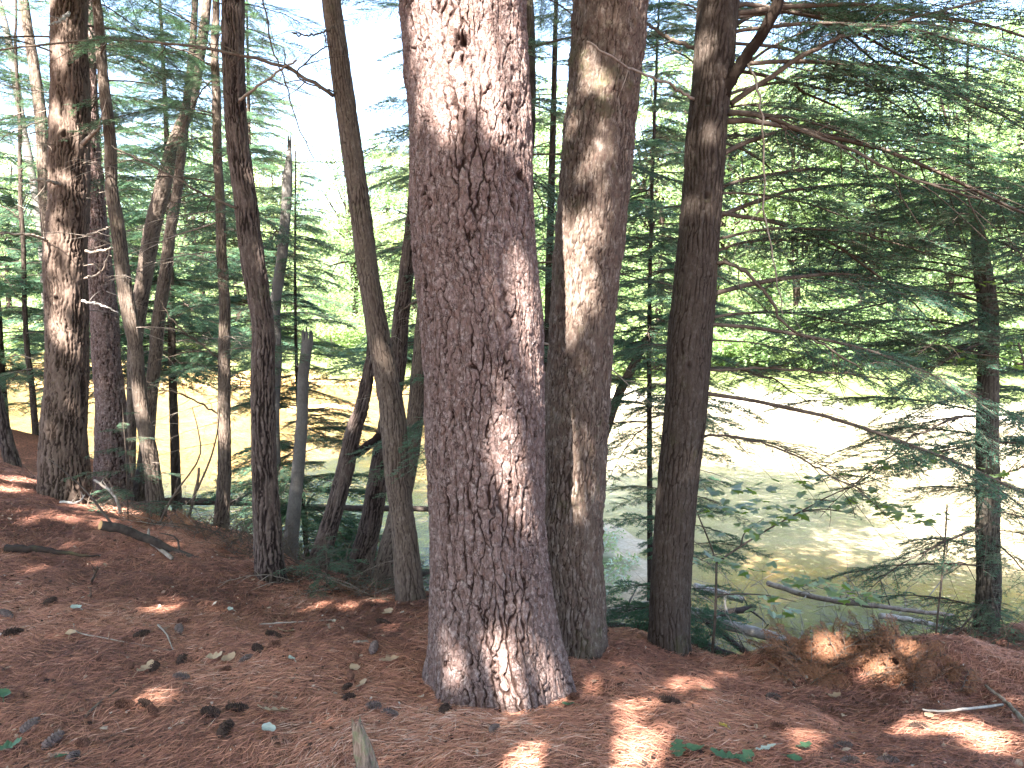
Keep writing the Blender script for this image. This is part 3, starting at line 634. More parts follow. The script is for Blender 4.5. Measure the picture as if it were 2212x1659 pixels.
# branches of the dark hemlock right of the pines
for a in ((215, 1990, 40, .9, 3), (240, 2130, 430, .3, 0), (250, 1880, 330, .8, 1), (225, 1960, 250, 1.3, 0), (415, 1880, 400, .9, 2), (430, 2010, 560, .4, 0), (565, 1960, 600, 1.0, 1), (570, 1760, 800, .1, 4), (700, 2020, 770, .7, 0), (740, 1930, 860, .2, 3),
          (800, 1830, 930, .9, 1), (940, 1920, 1090, .3, 4), (330, 1720, 380, 1.6, 1), (120, 1830, 90, 1.8, 1), (60, 2100, 130, .9, 0), (-60, 2150, 60, .4, 0), (-120, 1960, 30, .9, 1), (640, 2120, 700, 1.4, 0), (500, 2080, 470, 1.6, 3), (350, 2050, 360, 1.9, 0)):
    br('H1', a[0], a[1], a[2], a[3], var=a[4])
for a in ((330, 1380, 350, .5, 2), (455, 1350, 510, .9, 1), (520, 1340, 560, 1.2, 2), (640, 1320, 640, 1.0, 1), (760, 1320, 775, .8, 2), (180, 1340, 110, .8, 1), (60, 1390, 60, 1.2, 1), (1070, 1300, 1062, .4, 2)):
    br('H1', a[0], a[1], a[2], a[3], var=a[4])
for k in range(14):
    Y = random.uniform(-250, 900); az = random.uniform(-.5, 1.35); l = random.uniform(1.3, 3.3); p0 = on_axis('H1', Y); sg = False
    p1 = p0 + np.array([math.cos(az) * l * (-1 if sg else 1), math.sin(az) * l, -random.uniform(.05, .5) * l])
    if in_gap(np.array([p0 + (p1 - p0) * q for q in (.4, .6, .8, .95)]), .12).any(): continue
    add_branch('H1', p0, p1)
for k in range(16):
    Y = random.uniform(380, 900); az = random.uniform(1.9, 4.0); l = random.uniform(1.0, 2.0); p0 = on_axis('R1', Y)
    add_branch('R1', p0, p0 + np.array([math.cos(az) * l, math.sin(az) * l, -random.uniform(.0, .3) * l]))
# foliage round the right-hand trunk
for k in range(44):
    Y = random.uniform(560, 1440); L0 = random.uniform(.55, 1.25); az = random.uniform(0, 2 * PI)
    p0 = on_axis('R1', Y)
    if 900 < Y < 1300 and math.sin(az) < -.2 and random.random() < .6: continue
    add_branch('R1', p0, p0 + np.array([math.cos(az) * L0, math.sin(az) * L0, -random.uniform(.05, .4) * L0]), var=random.choice((1, 2, 5, 4)))
for k in range(40):
    h = random.uniform(0, 1); L0 = random.uniform(.7, 1.5) * (1 - .4 * h); az = random.uniform(0, 2 * PI); p0 = on_axis('R1', 540 - 180 * h)
    add_branch('R1', p0, p0 + np.array([math.cos(az) * L0, math.sin(az) * L0, -random.uniform(.0, .3) * L0]))
def ring(key, z0, z1, n, l0, l1, dead=0.0, sag=(.05, .35), azr=(0, 2 * PI), skip_gap=True):
    L = TREES[key]['L']
    for k in range(n):
        z = z0 + (z1 - z0) * (k + random.random()) / n; f = (z - z0) / (z1 - z0 + 1e-6)
        p0 = np.array([np.interp(z, L[:, 2], L[:, c]) for c in range(3)]); az = random.uniform(*azr); l = random.uniform(.65, 1.1) * (l0 + (l1 - l0) * f)
        p1 = p0 + np.array([math.cos(az) * l, math.sin(az) * l, -random.uniform(*sag) * l])
        if skip_gap and in_gap(np.array([p0 + (p1 - p0) * q for q in (.4, .6, .8, .95)]), .12).any(): continue
        add_branch(key, p0, p1, dead=random.random() < dead)
# left group: dead stubs low, green above
ring('T1', .2, 3.2, 16, .5, .7, dead=1, sag=(-.3, .2)); ring('T1', 3.3, 9, 46, 2.0, 1.1)
ring('T2', .8, 3.5, 10, .6, 1.2, dead=.7); ring('T2', 3.2, 9, 34, 1.9, 1.0)
ring('T6', 0.2, 2.4, 16, .8, 1.1, dead=.45); ring('T6', 2.2, 6.5, 34, 1.4, .8)
ring('T0c', 0.0, 5.2, 46, 1.3, .8, dead=.15)
ring('T3', .2, 2.6, 8, .4, .8, dead=.9, sag=(-.3, .2)); ring('T3', 3.0, 7, 22, 1.4, .8)
ring('P3', 0.2, 3.2, 24, 1.3, 1.5, dead=.2); ring('P3', 3.2, 8, 30, 1.6, .8)
ring('H1', 3.3, 9, 36, 1.8, .9)
ring('T12', .5, 4.2, 12, .6, .9, dead=.6); ring('T13', 0, 3, 10, .5, .8, dead=.8, sag=(-.3, .2)); ring('T8', -.3, 1.9, 14, .7, .5, dead=.3)

# ------------------------------------------------------------------ further hemlocks, seen between the trunks
def young_hemlock(key, X, Ybase, d, H, n, l0, label, r0=.05, z_low=.15, dead=.1, lean=0.0):
    b = P(X, Ybase, d); b[2] = float(terrain(b[0], b[1], False)); t = np.linspace(0, 1, 20)[:, None]
    L = np.hstack([b + t * np.array([lean, 0, H]), r0 * (1 - .9 * t)]); L[0, 2] -= .15
    L[:, 0] += .04 * np.sin(t[:, 0] * 5 + d)
    root = empty('hemlock_tree', b, label, 'tree')
    V, Fc, at = trunk_mesh('trunk', L[:, :3], L[:, 3], 'hemlock', 16, .05, int(X) % 97, .1)
    obj('trunk', mesh('trunk', V - b, Fc, BK['hemlock'], at), root)
    TREES[key] = dict(root=root, L=L, foot=b, name='hemlock_tree')
    ring(key, b[2] + H * z_low, b[2] + H * .97, n, l0, l0 * .25, dead=dead)
young_hemlock('y1', 1478, 1300, 6.4, 3.6, 64, 1.15, 'young blue green hemlock filling the gap between second pine and straight hemlock', .03, .12)
young_hemlock('y2', 655, 1000, 7.9, 5.4, 180, 1.35, 'bushy young hemlock around the two birch snags', .035, .12)
young_hemlock('y3', 385, 1000, 10.5, 8.5, 170, 1.7, 'tall hemlock with drooping sprays behind the grey sweeping trunk', .07, .3)
young_hemlock('y4', 20, 1000, 10.5, 8, 150, 1.8, 'leafy hemlock against the left edge of the photo', .07, .12)
young_hemlock('y5', 255, 1000, 13, 9, 170, 2.0, 'hemlock behind the dark purple brown trunk at left', .08, .3)
young_hemlock('y6', 1405, 1000, 8.4, 8, 130, 1.7, 'tall dark hemlock whose branches cross the gap between second pine and straight hemlock', .035, .3)
young_hemlock('y7', 1190, 1000, 9.5, 9, 96, 1.6, 'hemlock with bare inner boughs behind the slot between the two pines', .08, .3, .3)
young_hemlock('y10', 560, 900, 15, 10, 170, 2.2, 'tall hemlock far behind the dark ridged trunk', .09, .3)
young_hemlock('y13', 945, 1000, 10.5, 9.5, 120, 1.7, 'hemlock mostly hidden by the broad pine, its sprays reaching left', .05, .3)
young_hemlock('y12', 2290, 900, 6.5, 5.5, 70, 1.5, 'hemlock cut by the right edge of the photo', .04, .3)

# ------------------------------------------------------------------ broadleaf trees on the far bank and overhead canopy
def leaf_quads(C, size, rnd, flat=.35):
    n = len(C); nr = rng.normal(0, 1, (n, 3)); nr[:, 2] = np.abs(nr[:, 2]) + flat * 2; nr /= np.linalg.norm(nr, axis=1)[:, None]
    a = np.cross(nr, rng.normal(0, 1, (n, 3))); a /= np.linalg.norm(a, axis=1)[:, None]; b = np.cross(nr, a)
    s = size * rng.uniform(.6, 1.25, (n, 1))
    V = np.stack([C - a * s, C + b * s * .42 - a * s * .1, C + a * s * .95, C - b * s * .42 - a * s * .1], 1).reshape(-1, 3)
    return V, np.arange(4 * n).reshape(-1, 4), np.repeat(rnd, 1)
def crown_pts(n, rx, rz, seed, clumps=60, cr=.8, lo=0.0):
    r = np.random.default_rng(seed); cc = r.normal(0, 1, (clumps, 3)); cc /= np.linalg.norm(cc, axis=1)[:, None]; cc *= (r.uniform(.15, 1, (clumps, 1)) ** .5)
    cc *= [rx, rx, rz]; k = r.integers(0, clumps, n); sz = r.uniform(.5, 1.2, clumps) * cr
    off = r.normal(0, .5, (n, 3)) * [1, 1, .5]; return cc[k] + off * sz[k][:, None], cc, k
def limbs(mb, top, targets, r0, seed):
    r = np.random.default_rng(seed)
    for c in targets:
        st = np.array([0, 0, top * r.uniform(.35, .95)]); mid = (st + c) / 2 + r.normal(0, .15, 3) * np.linalg.norm(c - st) * .4
        mb.tube(smoothline([st, mid, c], 7), np.linspace(r0 * .45, r0 * .06, 7), 5, cap=False)
CR = []
rng = np.random.default_rng(77)
for k in range(5):
    H = 11.0; rx, rz = (3.3, 4.6) if k % 2 else (2.7, 5.0)
    C, cc, kk = crown_pts(15000, rx, rz, 300 + k, 95, .95); C[:, 2] += H * .52
    V, Fq, _ = leaf_quads(C, .085, None)
    rnd = np.random.default_rng(5 + k).uniform(0, 1, len(cc))[kk] * .6 + rng.uniform(0, .4, len(C))
    mb = MB(); tt = np.linspace(0, 1, 12)[:, None]; ax = np.hstack([.3 * np.sin(tt * 3 + k), .2 * np.cos(tt * 4 + k) - .2, tt * H * .85 - .4]); mb.tube(ax, .16 * (1 - .85 * tt[:, 0]) + .01, 9, rough=.05)
    cs = cc[:26] * .9; cs[:, 2] += H * .52; limbs(mb, H * .7, cs, .14, k)
    wv, wf = mb.data()
    CR.append((mesh('crown', V, Fq, M_BRD if k != 2 else M_BRD2, {'rnd': rnd}, False), mesh('trunk', wv, wf, BK['grey'])))
def where(X):
    for a, t in ((100, 'left of the thick furrowed trunk'), (330, 'behind the slim pale trunk'), (480, 'between the sweeping grey trunk and the dark ridged trunk'), (620, 'behind the first birch snag'), (790, 'between the birch snags and the long slender trunk'), (930, 'in the gap left of the broad pine'),
                 (1180, 'hidden mostly by the broad pine'), (1330, 'behind the second pine'), (1460, 'between second pine and straight hemlock'), (1700, 'just right of the straight hemlock'), (1900, 'above the leafy sapling'), (2120, 'left of the mossy right trunk'), (9999, 'at the right edge')):
        if X < a: return t
far = [(40, 50, 1.0, 1), (230, 47, .9, 0), (430, 48, 1.0, 3), (600, 44, .8, 2), (760, 46, .95, 1), (905, 41, .85, 2), (1060, 40, 1.0, 0), (1230, 38, 1.0, 3), (1400, 35, 1.0, 1), (1560, 34, 1.05, 2), (1730, 33, .95, 0), (1880, 31, .8, 3), (2040, 30, .95, 1), (2190, 31, 1.0, 2), (2340, 33, 1.1, 0),
       (-120, 50, 1.1, 2), (130, 62, 1.2, 3), (350, 64, 1.1, 4), (840, 58, 1.0, 4), (1150, 52, 1.2, 1), (1480, 46, 1.1, 4), (1800, 42, 1.05, 4), (2110, 42, 1.2, 3), (520, 60, 1.25, 0), (1960, 50, 1.3, 1), (1640, 52, 1.3, 3), (2300, 46, 1.2, 2)]
seen = {}
for X, d, s, v_ in far:
    p = P(X, 650, d); p[2] = float(terrain(p[0], p[1])) - .1
    wh = where(X); seen.setdefault(wh, 0); seen[wh] += 1
    q = ['nearest', 'farther', 'farthest'][min(seen[wh] - 1, 2)]
    t = empty('broadleaf_tree', p, f'{q} broadleaf tree beyond the river {wh}', 'tree', 'broadleaf trees on the far bank')
    t.rotation_euler.z = random.uniform(0, 6.28); s *= 1.25; t.scale = (s, s, s * random.uniform(.95, 1.15))
    obj('trunk', CR[v_][1], t); obj('crown', CR[v_][0], t)
# shrubs along the far shore
SH = []
for k in range(3):
    C, cc, kk = crown_pts(5000, 1.3, .8, 400 + k, 34, .5); C[:, 2] += .75; C[:, 2] = np.abs(C[:, 2])
    V, Fq, _ = leaf_quads(C, .07, None); mb = MB(); cs = cc[:12].copy(); cs[:, 2] += .75
    for c in cs: c[2] = abs(c[2]); mb.tube(smoothline([np.array([0, 0, -.1]), c * .5 + [0, 0, .15], c], 5), np.linspace(.02, .005, 5), 4, cap=False)
    wv, wf = mb.data(); SH.append((mesh('foliage', V, Fq, M_BRD2 if k == 1 else M_BRD, {'rnd': rng.uniform(0, 1, len(C))}, False), mesh('stem', wv, wf, M_TWIG)))
seen = {}
for k, X in enumerate((-30, 90, 190, 300, 400, 520, 640, 720, 800, 880, 960, 1180, 1350, 1430, 1560, 1640, 1700, 1770, 1840, 1900, 1960, 2030, 2090, 2160, 2210, 2280)):
    d = np.interp(X, [0, 600, 1106, 1500, 2212], [47, 42, 35, 31, 27.5]) + random.uniform(-.5, 2.5)
    p = P(X, 650, d); p[2] = float(terrain(p[0], p[1])); wh = where(X); seen[wh] = seen.get(wh, 0) + 1
    t = empty('shrub', p, f"{['low', 'second low', 'third low', 'fourth low'][min(seen[wh] - 1, 3)]} shrub at the far shore {wh}", 'shrub', 'shrubs along the far shore')
    s = random.uniform(.8, 1.6); t.scale = (s * 1.2, s, s * random.uniform(.8, 1.2)); t.rotation_euler.z = random.uniform(0, 6)
    f_, w_ = SH[k % 3]; obj('stem', w_, t); obj('foliage', f_, t)
# the wood that closes the view
rng = np.random.default_rng(11)
n = 60000; xx = rng.uniform(-90, 90, n); yy = rng.uniform(62, 84, n); top = 11 + 4.5 * noise(xx * .12, 0, 0, 61) + 2.5 * noise(xx * .35, 0, 0, 62)
hh = rng.uniform(0, 1, n) ** .9 * top; den = noise(xx * .35, yy * .3, hh * .4, 63) > -.25; xx, yy, hh = xx[den], yy[den], hh[den]
C = np.stack([xx, yy, terrain(xx, yy, False) + hh], -1); V, Fq, _ = leaf_quads(C, .30, None)
o = obj('distant_woodland', mesh('distant_woodland', V, Fq, M_BRD, {'rnd': rng.uniform(0, 1, len(C))}, False)); tag(o, 'mass of green woodland closing the view beyond the river', 'woodland', kind='stuff')

# canopy of the big trees: crowns high above the picture and unseen oaks added around the camera for shade
def canopy(C, size, root, foot, name='crown', mat=M_BRD):
    keep = ~(in_gap(C, size * .25) | thinned(C)); C = C[keep]  # leaves cut away along sun rays so the flecks fall where set
    V, Fq, _ = leaf_quads(C, size, None, .8)
    obj(name, mesh(name, V - foot, Fq, mat, {'rnd': rng.uniform(0, 1, len(C))}, False), root)
def added_shade_oak(x, y, zc, rx, rz, n, label, r0=.2, name='oak_tree', size=.11):  # unseen oak put in to block the sun
    b = np.array([x, y, float(terrain(x, y, False))]); t = empty(name, b, label, 'tree')
    C, cc, kk = crown_pts(n, rx, rz, int(abs(x * 31 + y * 7)) + 900, 130, 1.3); C = C + [x, y, zc]
    canopy(C, size, t, b)
    mb = MB(); H = zc - b[2] + rz * .4; tt = np.linspace(0, 1, 14)[:, None]; mb.tube(np.hstack([.15 * np.sin(tt * 3), .1 * np.sin(tt * 5), tt * H - .2 * (1 - tt)]), r0 * (1 - .8 * tt[:, 0]), 14, rough=.04)
    cs = cc[:30] * .85 + [0, 0, zc - b[2]]; limbs(mb, H * .8, cs, r0, int(x * 3 + 50)); wv, wf = mb.data(); obj('trunk', mesh('trunk', wv, wf, BK['oak']), t)
added_shade_oak(-1.6, -3.4, 8.0, 3.4, 1.6, 20000, 'broad oak standing behind the camera, shading the needle floor', .22)
added_shade_oak(-5.6, -2.2, 8.2, 3.2, 1.7, 17000, 'oak standing behind and left of the camera', .2)
added_shade_oak(2.4, -3.0, 8.2, 3.0, 1.6, 16000, 'oak standing behind and right of the camera', .2)
added_shade_oak(2.2, 0.9, 8.8, 2.0, 1.2, 9000, 'young oak standing beside the camera on the right', .12)
added_shade_oak(-2.7, 0.5, 8.6, 1.7, 1.0, 7000, 'young oak standing beside the camera on the left', .1)
added_shade_oak(-7.4, 1.2, 8.4, 3.0, 1.8, 15000, 'oak standing left of the camera outside the view', .2)
added_shade_oak(-2.8, -6.6, 10.0, 3.4, 1.8, 15000, 'tall oak farther behind the camera', .25)
for key, zc, rx, rz, n in (('P1', 11.5, 2.6, 2.2, 9000), ('P2', 11, 2.2, 2, 6000), ('T7', 8.6, 1.8, 1.6, 5000), ('T11', 8, 1.8, 1.5, 5000)):
    T = TREES[key]; L = T['L']; c = np.array([np.interp(zc, L[:, 2], L[:, q]) for q in range(3)])
    C, cc, kk = crown_pts(n, rx, rz, 700 + n, 80, 1.1); canopy(C + [c[0], c[1], zc], .11, T['root'], T['foot'])

# ------------------------------------------------------------------ needle litter
rng = np.random.default_rng(21)
n = 420000
dd = rng.uniform(0, 1, n) ** .8 * 4.9 + 2.1; uu = rng.uniform(-.70, .70, n); x = uu * dd; y = dd
s = y - np.interp(x, EX, EY); keep = (s < .9) & (rng.random(n) < np.clip(1.1 - .5 * s, 0, 1) * (.55 + .75 * (fbm(x * 2.2, y * 2.2, 0, 71, 3) + .35))); x, y = x[keep], y[keep]; n = len(x)
az = rng.uniform(0, PI, n) + 1.2 * noise(x * 1.2, y * 1.2, 0, 72); ln = rng.uniform(.045, .095, n); 
tl = rng.normal(0, .20, n); c0 = np.stack([x, y], -1); dr = np.stack([np.cos(az), np.sin(az)], -1)
lift = rng.uniform(0, 1, n) ** 2 * .016 + .002
def gz(q): return terrain(q[:, 0], q[:, 1])
a2, b2 = c0 - dr * ln[:, None] / 2, c0 + dr * ln[:, None] / 2; pr = np.stack([-dr[:, 1], dr[:, 0]], -1)
bend = rng.normal(0, .006, n)[:, None] * pr; m2 = c0 + bend
zc = gz(m2) + lift; za = gz(a2) + lift - tl * ln / 2; zb = gz(b2) + lift + tl * ln / 2
wd = rng.uniform(.0008, .0014, n)[:, None] * np.clip(y / 3.2, .9, 2.0)[:, None]
V = np.stack([np.c_[a2, za], np.c_[m2 + pr * wd, zc + .0006], np.c_[b2, zb], np.c_[m2 - pr * wd, zc - .0006]], 1).reshape(-1, 3)
Fq = np.arange(4 * n).reshape(-1, 4)
pt = fbm(x * 1.6, y * 1.6, 0, 75, 4)
rn = np.clip(rng.normal(.45, .2, n) + .5 * pt, 0, 1)
M = NT('pine_needle_litter'); M.bsdf(M.ramp(M.attr('rnd'), [(0.0, (.080, .038, .030)), (.3, (.21, .090, .064)), (.6, (.36, .158, .100)), (.85, (.46, .225, .150)), (1.0, (.54, .36, .28))]), .7, .25)
o = obj('needle_litter', mesh('needle_litter', V, Fq, M.m, {'rnd': rn}, False)); tag(o, 'thick carpet of fallen orange brown pine needles', 'pine needles', kind='stuff')

# broken leaf, bark and scale fragments lying among the needles
n = 9000; d_ = rng.uniform(0, 1, n) ** .8 * 4.6 + 2.2; x = rng.uniform(-.7, .7, n) * d_; y = d_; k = (y - np.interp(x, EX, EY)) < .4; x, y = x[k], y[k]; n = len(x)
C = np.stack([x, y, terrain(x, y) + .010], -1); nr = np.stack([rng.normal(0, .35, n), rng.normal(0, .35, n), np.ones(n)], -1); nr /= np.linalg.norm(nr, axis=1)[:, None]
a = np.cross(nr, rng.normal(0, 1, (n, 3))); a /= np.linalg.norm(a, axis=1)[:, None]; b_ = np.cross(nr, a); sz = (.003 + .013 * rng.random((n, 1)) ** 3.5)
ring_ = [C + (a * math.cos(t_) * sz * rng.uniform(.6, 1.5, (n, 1)) + b_ * math.sin(t_) * sz * rng.uniform(.4, .9, (n, 1))) + nr * rng.uniform(-.003, .005, (n, 1)) for t_ in np.arange(5) * 1.2566]
V = np.stack([C + nr * .003] + ring_, 1).reshape(-1, 3); o6 = np.arange(n)[:, None] * 6
T = np.concatenate([np.hstack([o6, o6 + 1 + q, o6 + 1 + (q + 1) % 5]) for q in range(5)])
M = NT('litter_fragment'); M.bsdf(M.ramp(M.attr('rnd'), [(0.0, (.025, .016, .014)), (.45, (.07, .040, .030)), (.75, (.19, .11, .08)), (.93, (.36, .27, .20)), (1.0, (.45, .42, .38))]), .9, .08)
o = obj('litter_fragments', mesh('litter_fragments', V, T, M.m, {'rnd': np.repeat(rng.random(n), 6)}, False)); tag(o, 'bits of leaf and bark scattered through the needle carpet', 'leaf litter', kind='stuff')

# ------------------------------------------------------------------ pine cones
def cone_mesh(seed, ln, rd, open_):
    r = np.random.default_rng(seed); mb = MB(); n = 74
    mb.tube(np.array([[0, 0, z] for z in np.linspace(-ln / 2, ln / 2, 7)]), rd * .45 * np.sin(np.linspace(.5, 2.8, 7)), 7)
    for k in range(n):
        f = (k + .5) / n; z = (f - .5) * ln * .94; a = k * 2.39996; R = rd * (math.sin(PI * (f * .86 + .12)) ** .6); up = .25 + .9 * (1 - open_) + .5 * f
        e = np.array([math.cos(a), math.sin(a), 0]); s_ = np.array([-math.sin(a), math.cos(a), 0]); dr = e * math.cos(up) + np.array([0, 0, 1]) * math.sin(up); nn = np.cross(s_, dr)
        b = e * R * .3 + np.array([0, 0, z]); w_ = rd * .36 * r.uniform(.8, 1.15); l = R * .85 * r.uniform(.9, 1.15); th = rd * .07
        q = [b - s_ * w_ * .35, b + s_ * w_ * .35, b + dr * l * .75 + s_ * w_, b + dr * l + nn * th * 2, b + dr * l * .75 - s_ * w_]
        V = np.array(q + [v_ - nn * th * 1.6 for v_ in q]); mb.add(V, [(i, (i + 1) % 5, 5 + (i + 1) % 5, 5 + i) for i in range(5)], [(0, 4, 3), (0, 3, 2), (0, 2, 1), (5, 8, 9), (5, 7, 8), (5, 6, 7)])
    V, F_ = mb.data(); V = V[:, [2, 0, 1]]; return V, F_
def cone_mat(nm, a, b):
    M = NT(nm); M.bsdf(M.mix(M.ramp(M.noise(M.pos(), 70, 4, .6), [(.35, 0.), (.65, 1.)]), a, b), .9, .08); return M.m
CM = [cone_mat('dark_cone', (.022, .015, .013), (.075, .048, .038)), cone_mat('grey_cone', (.075, .055, .05), (.16, .12, .11)), cone_mat('brown_cone', (.07, .035, .025), (.17, .085, .06))]
CN = []
for k, (ln, rd, op) in enumerate(((.095, .024, .8), (.11, .027, .55), (.085, .026, 1.0))):
    V, F_ = cone_mesh(40 + k, ln, rd, op); CN.append([mesh('pine_cone', V, F_, m, smooth=False) for m in CM])
cones = [ # source px x, y, yaw, colour, shape, label
 (16, 1852, 1.4, 1, 1, 'large grey cone standing half out at the left edge'), (40, 1908, .1, 0, 0, 'dark cone below the large grey cone at the left edge'), (149, 1811, .1, 0, 1, 'long dark cone lying flat upper left of the floor'),
 (424, 1913, .1, 0, 0, 'very dark cone left of the thin pale twig'), (382, 1936, .2, 2, 0, 'brown cone touching the long thin twig'), (535, 1898, .3, 1, 1, 'violet grey cone with its tip to the left, right of the pale twig'), (548, 1874, -.3, 2, 2, 'small brown cone just behind the violet grey cone'),
 (543, 1988, .2, 0, 0, 'black cone just below the foot of the thin pale twig'), (774, 1957, .6, 0, 2, 'upper of two touching dark cones in the middle of the left floor'), (738, 1987, .6, 1, 0, 'lower of two touching dark cones in the middle of the left floor'),
 (386, 2013, -.2, 2, 2, 'small brown cone left of a pale dry leaf'), (462, 2012, .1, 0, 2, 'dark cone behind a pale dry leaf'), (543, 2041, .3, 1, 0, 'grey open cone in the lower left middle'), (378, 2127, .1, 2, 0, 'red brown cone right of the short dark stick'),
 (437, 2121, -.4, 0, 0, 'upper cone of the close pair right of the short dark stick'), (460, 2142, -.5, 2, 0, 'lower cone of the close pair right of the short dark stick'), (630, 2152, .4, 0, 2, 'small black cone left of the standing dark cone'), (710, 2137, 1.3, 0, 1, 'dark cone above the big black cone near the oak leaf'),
 (678, 2199, .5, 0, 1, 'big black glossy cone left of the three lobed oak leaf'), (91, 2184, 1.2, 1, 1, 'round grey cone near the lower left corner'), (158, 2232, .6, 1, 1, 'long grey cone, lowest but two at left'), (251, 2243, .5, 2, 2, 'open brown cone near the bottom left'), (220, 2284, 1.1, 1, 1, 'grey cone cut by the bottom edge at left'),
 (58, 2104, .05, 2, 0, 'faint cone half sunk in needles at lower left'), (674, 2021, .4, 2, 0, 'faint brown cone below the two touching dark cones'), (820, 1915, .1, 0, 1, 'black cone beside a mottled pale leaf'), (824, 1942, .2, 2, 2, 'small brown cone under the black cone by the mottled leaf'),
 (1064, 1985, .35, 2, 1, 'long red brown cone left of the standing tan leaf'), (1119, 1952, .4, 1, 1, 'grey cone above the standing tan leaf'), (1152, 1878, .3, 0, 1, 'black cone nearest the left side of the broad pine'), (1082, 1908, .3, 2, 2, 'brown cone in shade left of the black cone by the pine'),
 (1050, 2040, .2, 2, 1, 'red brown cone above two dark cones near the stump'), (1039, 2075, .3, 0, 0, 'upper of two dark cones above the broken stump'), (1046, 2105, .9, 0, 2, 'lower of two dark cones above the broken stump'), (1119, 2131, .7, 1, 2, 'open grey cone right above the broken stump'), (1166, 2151, .5, 1, 0, 'pale cone up and right of the broken stump'),
 (1334, 2140, 1.45, 0, 1, 'black cone pointing at the camera in front of the broad pine'), (1484, 2200, .9, 1, 0, 'blue grey cone low in front of the broad pine'), (2011, 2114, -.3, 0, 1, 'black cone on needles in front of the straight hemlock'), (2335, 2194, .2, 2, 2, 'pale open cone in the middle of the right floor'),
 (2530, 2250, .0, 1, 0, 'grey cone low on the right floor'), (2756, 2189, -.4, 0, 0, 'dark cone left of the bright sun patch'), (2322, 2102, .2, 1, 2, 'small scaly grey cone below the brush heap'), (2552, 2298, .1, 1, 0, 'grey cone cut by the bottom edge at right'), (2663, 2295, .1, 1, 1, 'second grey cone at the bottom edge at right'),
 (1732, 1960, .2, 2, 0, 'brown cone right behind the foot of the broad pine'), (1770, 1985, .1, 0, 0, 'dark cone right of the brown cone behind the pine foot'), (1721, 2104, .5, 2, 2, 'reddish open cone on the sunlit needles right of the pine')]
for k, (sx, sy, yaw, cm, sh, lab) in enumerate(cones):
    p, d = ray_ground(sx * .72, sy * .72); nr = Vector(gnormal(p))
    o = obj('pine_cone', CN[sh][cm]); s_ = random.uniform(.66, .86) * (1.15 if 'big' in lab or 'large' in lab else 1)
    o.matrix_world = Matrix.Translation(Vector(p) + nr * .013) @ nr.to_track_quat('Z', 'Y').to_matrix().to_4x4() @ Matrix.Rotation(yaw, 4, 'Z') @ Matrix.Rotation(random.uniform(-.15, .2), 4, 'Y') @ Matrix.Rotation(random.uniform(0, 6), 4, 'X') @ Matrix.Scale(s_, 4)
    tag(o, lab, 'pine cone', 'pine cones on the needle floor')

# ------------------------------------------------------------------ leaves on the floor
def lobed_leaf(seed, lobes=3, ln=.13, wd=.075, curl=.25, cut=.45):
    r = np.random.default_rng(seed); n = lobes * 8; t = np.linspace(0, 1, n); env = np.sin(PI * np.clip(t, .0, 1) ** .8) ** .7
    w_ = wd * .5 * env * (1 - cut * (0.5 + 0.5 * np.cos(t * lobes * 2 * PI)) * (t < .93)) + .002
    V = []; 
    for k in range(n):
        z0 = curl * ln * (t[k] - .5) ** 2; V += [(t[k] * ln, 0, z0), (t[k] * ln + w_[k] * .35, w_[k], z0 + .25 * w_[k] + r.normal(0, .0015)), (t[k] * ln + w_[k] * .35, -w_[k], z0 + .25 * w_[k] + r.normal(0, .0015))]
    F_ = []
    for k in range(n - 1): a, b = 3 * k, 3 * k + 3; F_ += [(a, b, b + 1, a + 1), (a, a + 2, b + 2, b)]
    V = np.array(V); V[:, 0] -= ln / 2; 
    st = len(V); V = np.vstack([V, [(-ln / 2 - .025, .0012, .002), (-ln / 2 - .025, -.0012, .002), (-ln / 2 + .01, -.0012, V[0, 2] + .0006), (-ln / 2 + .01, .0012, V[0, 2] + .0006)]]); F_.append((st, st + 1, st + 2, st + 3))
    return V, np.array(F_)
def leafmesh(seed, mat, **k): V, F_ = lobed_leaf(seed, **k); return mesh('leaf', V, F_, mat, {'rnd': np.full(len(V), random.random())})
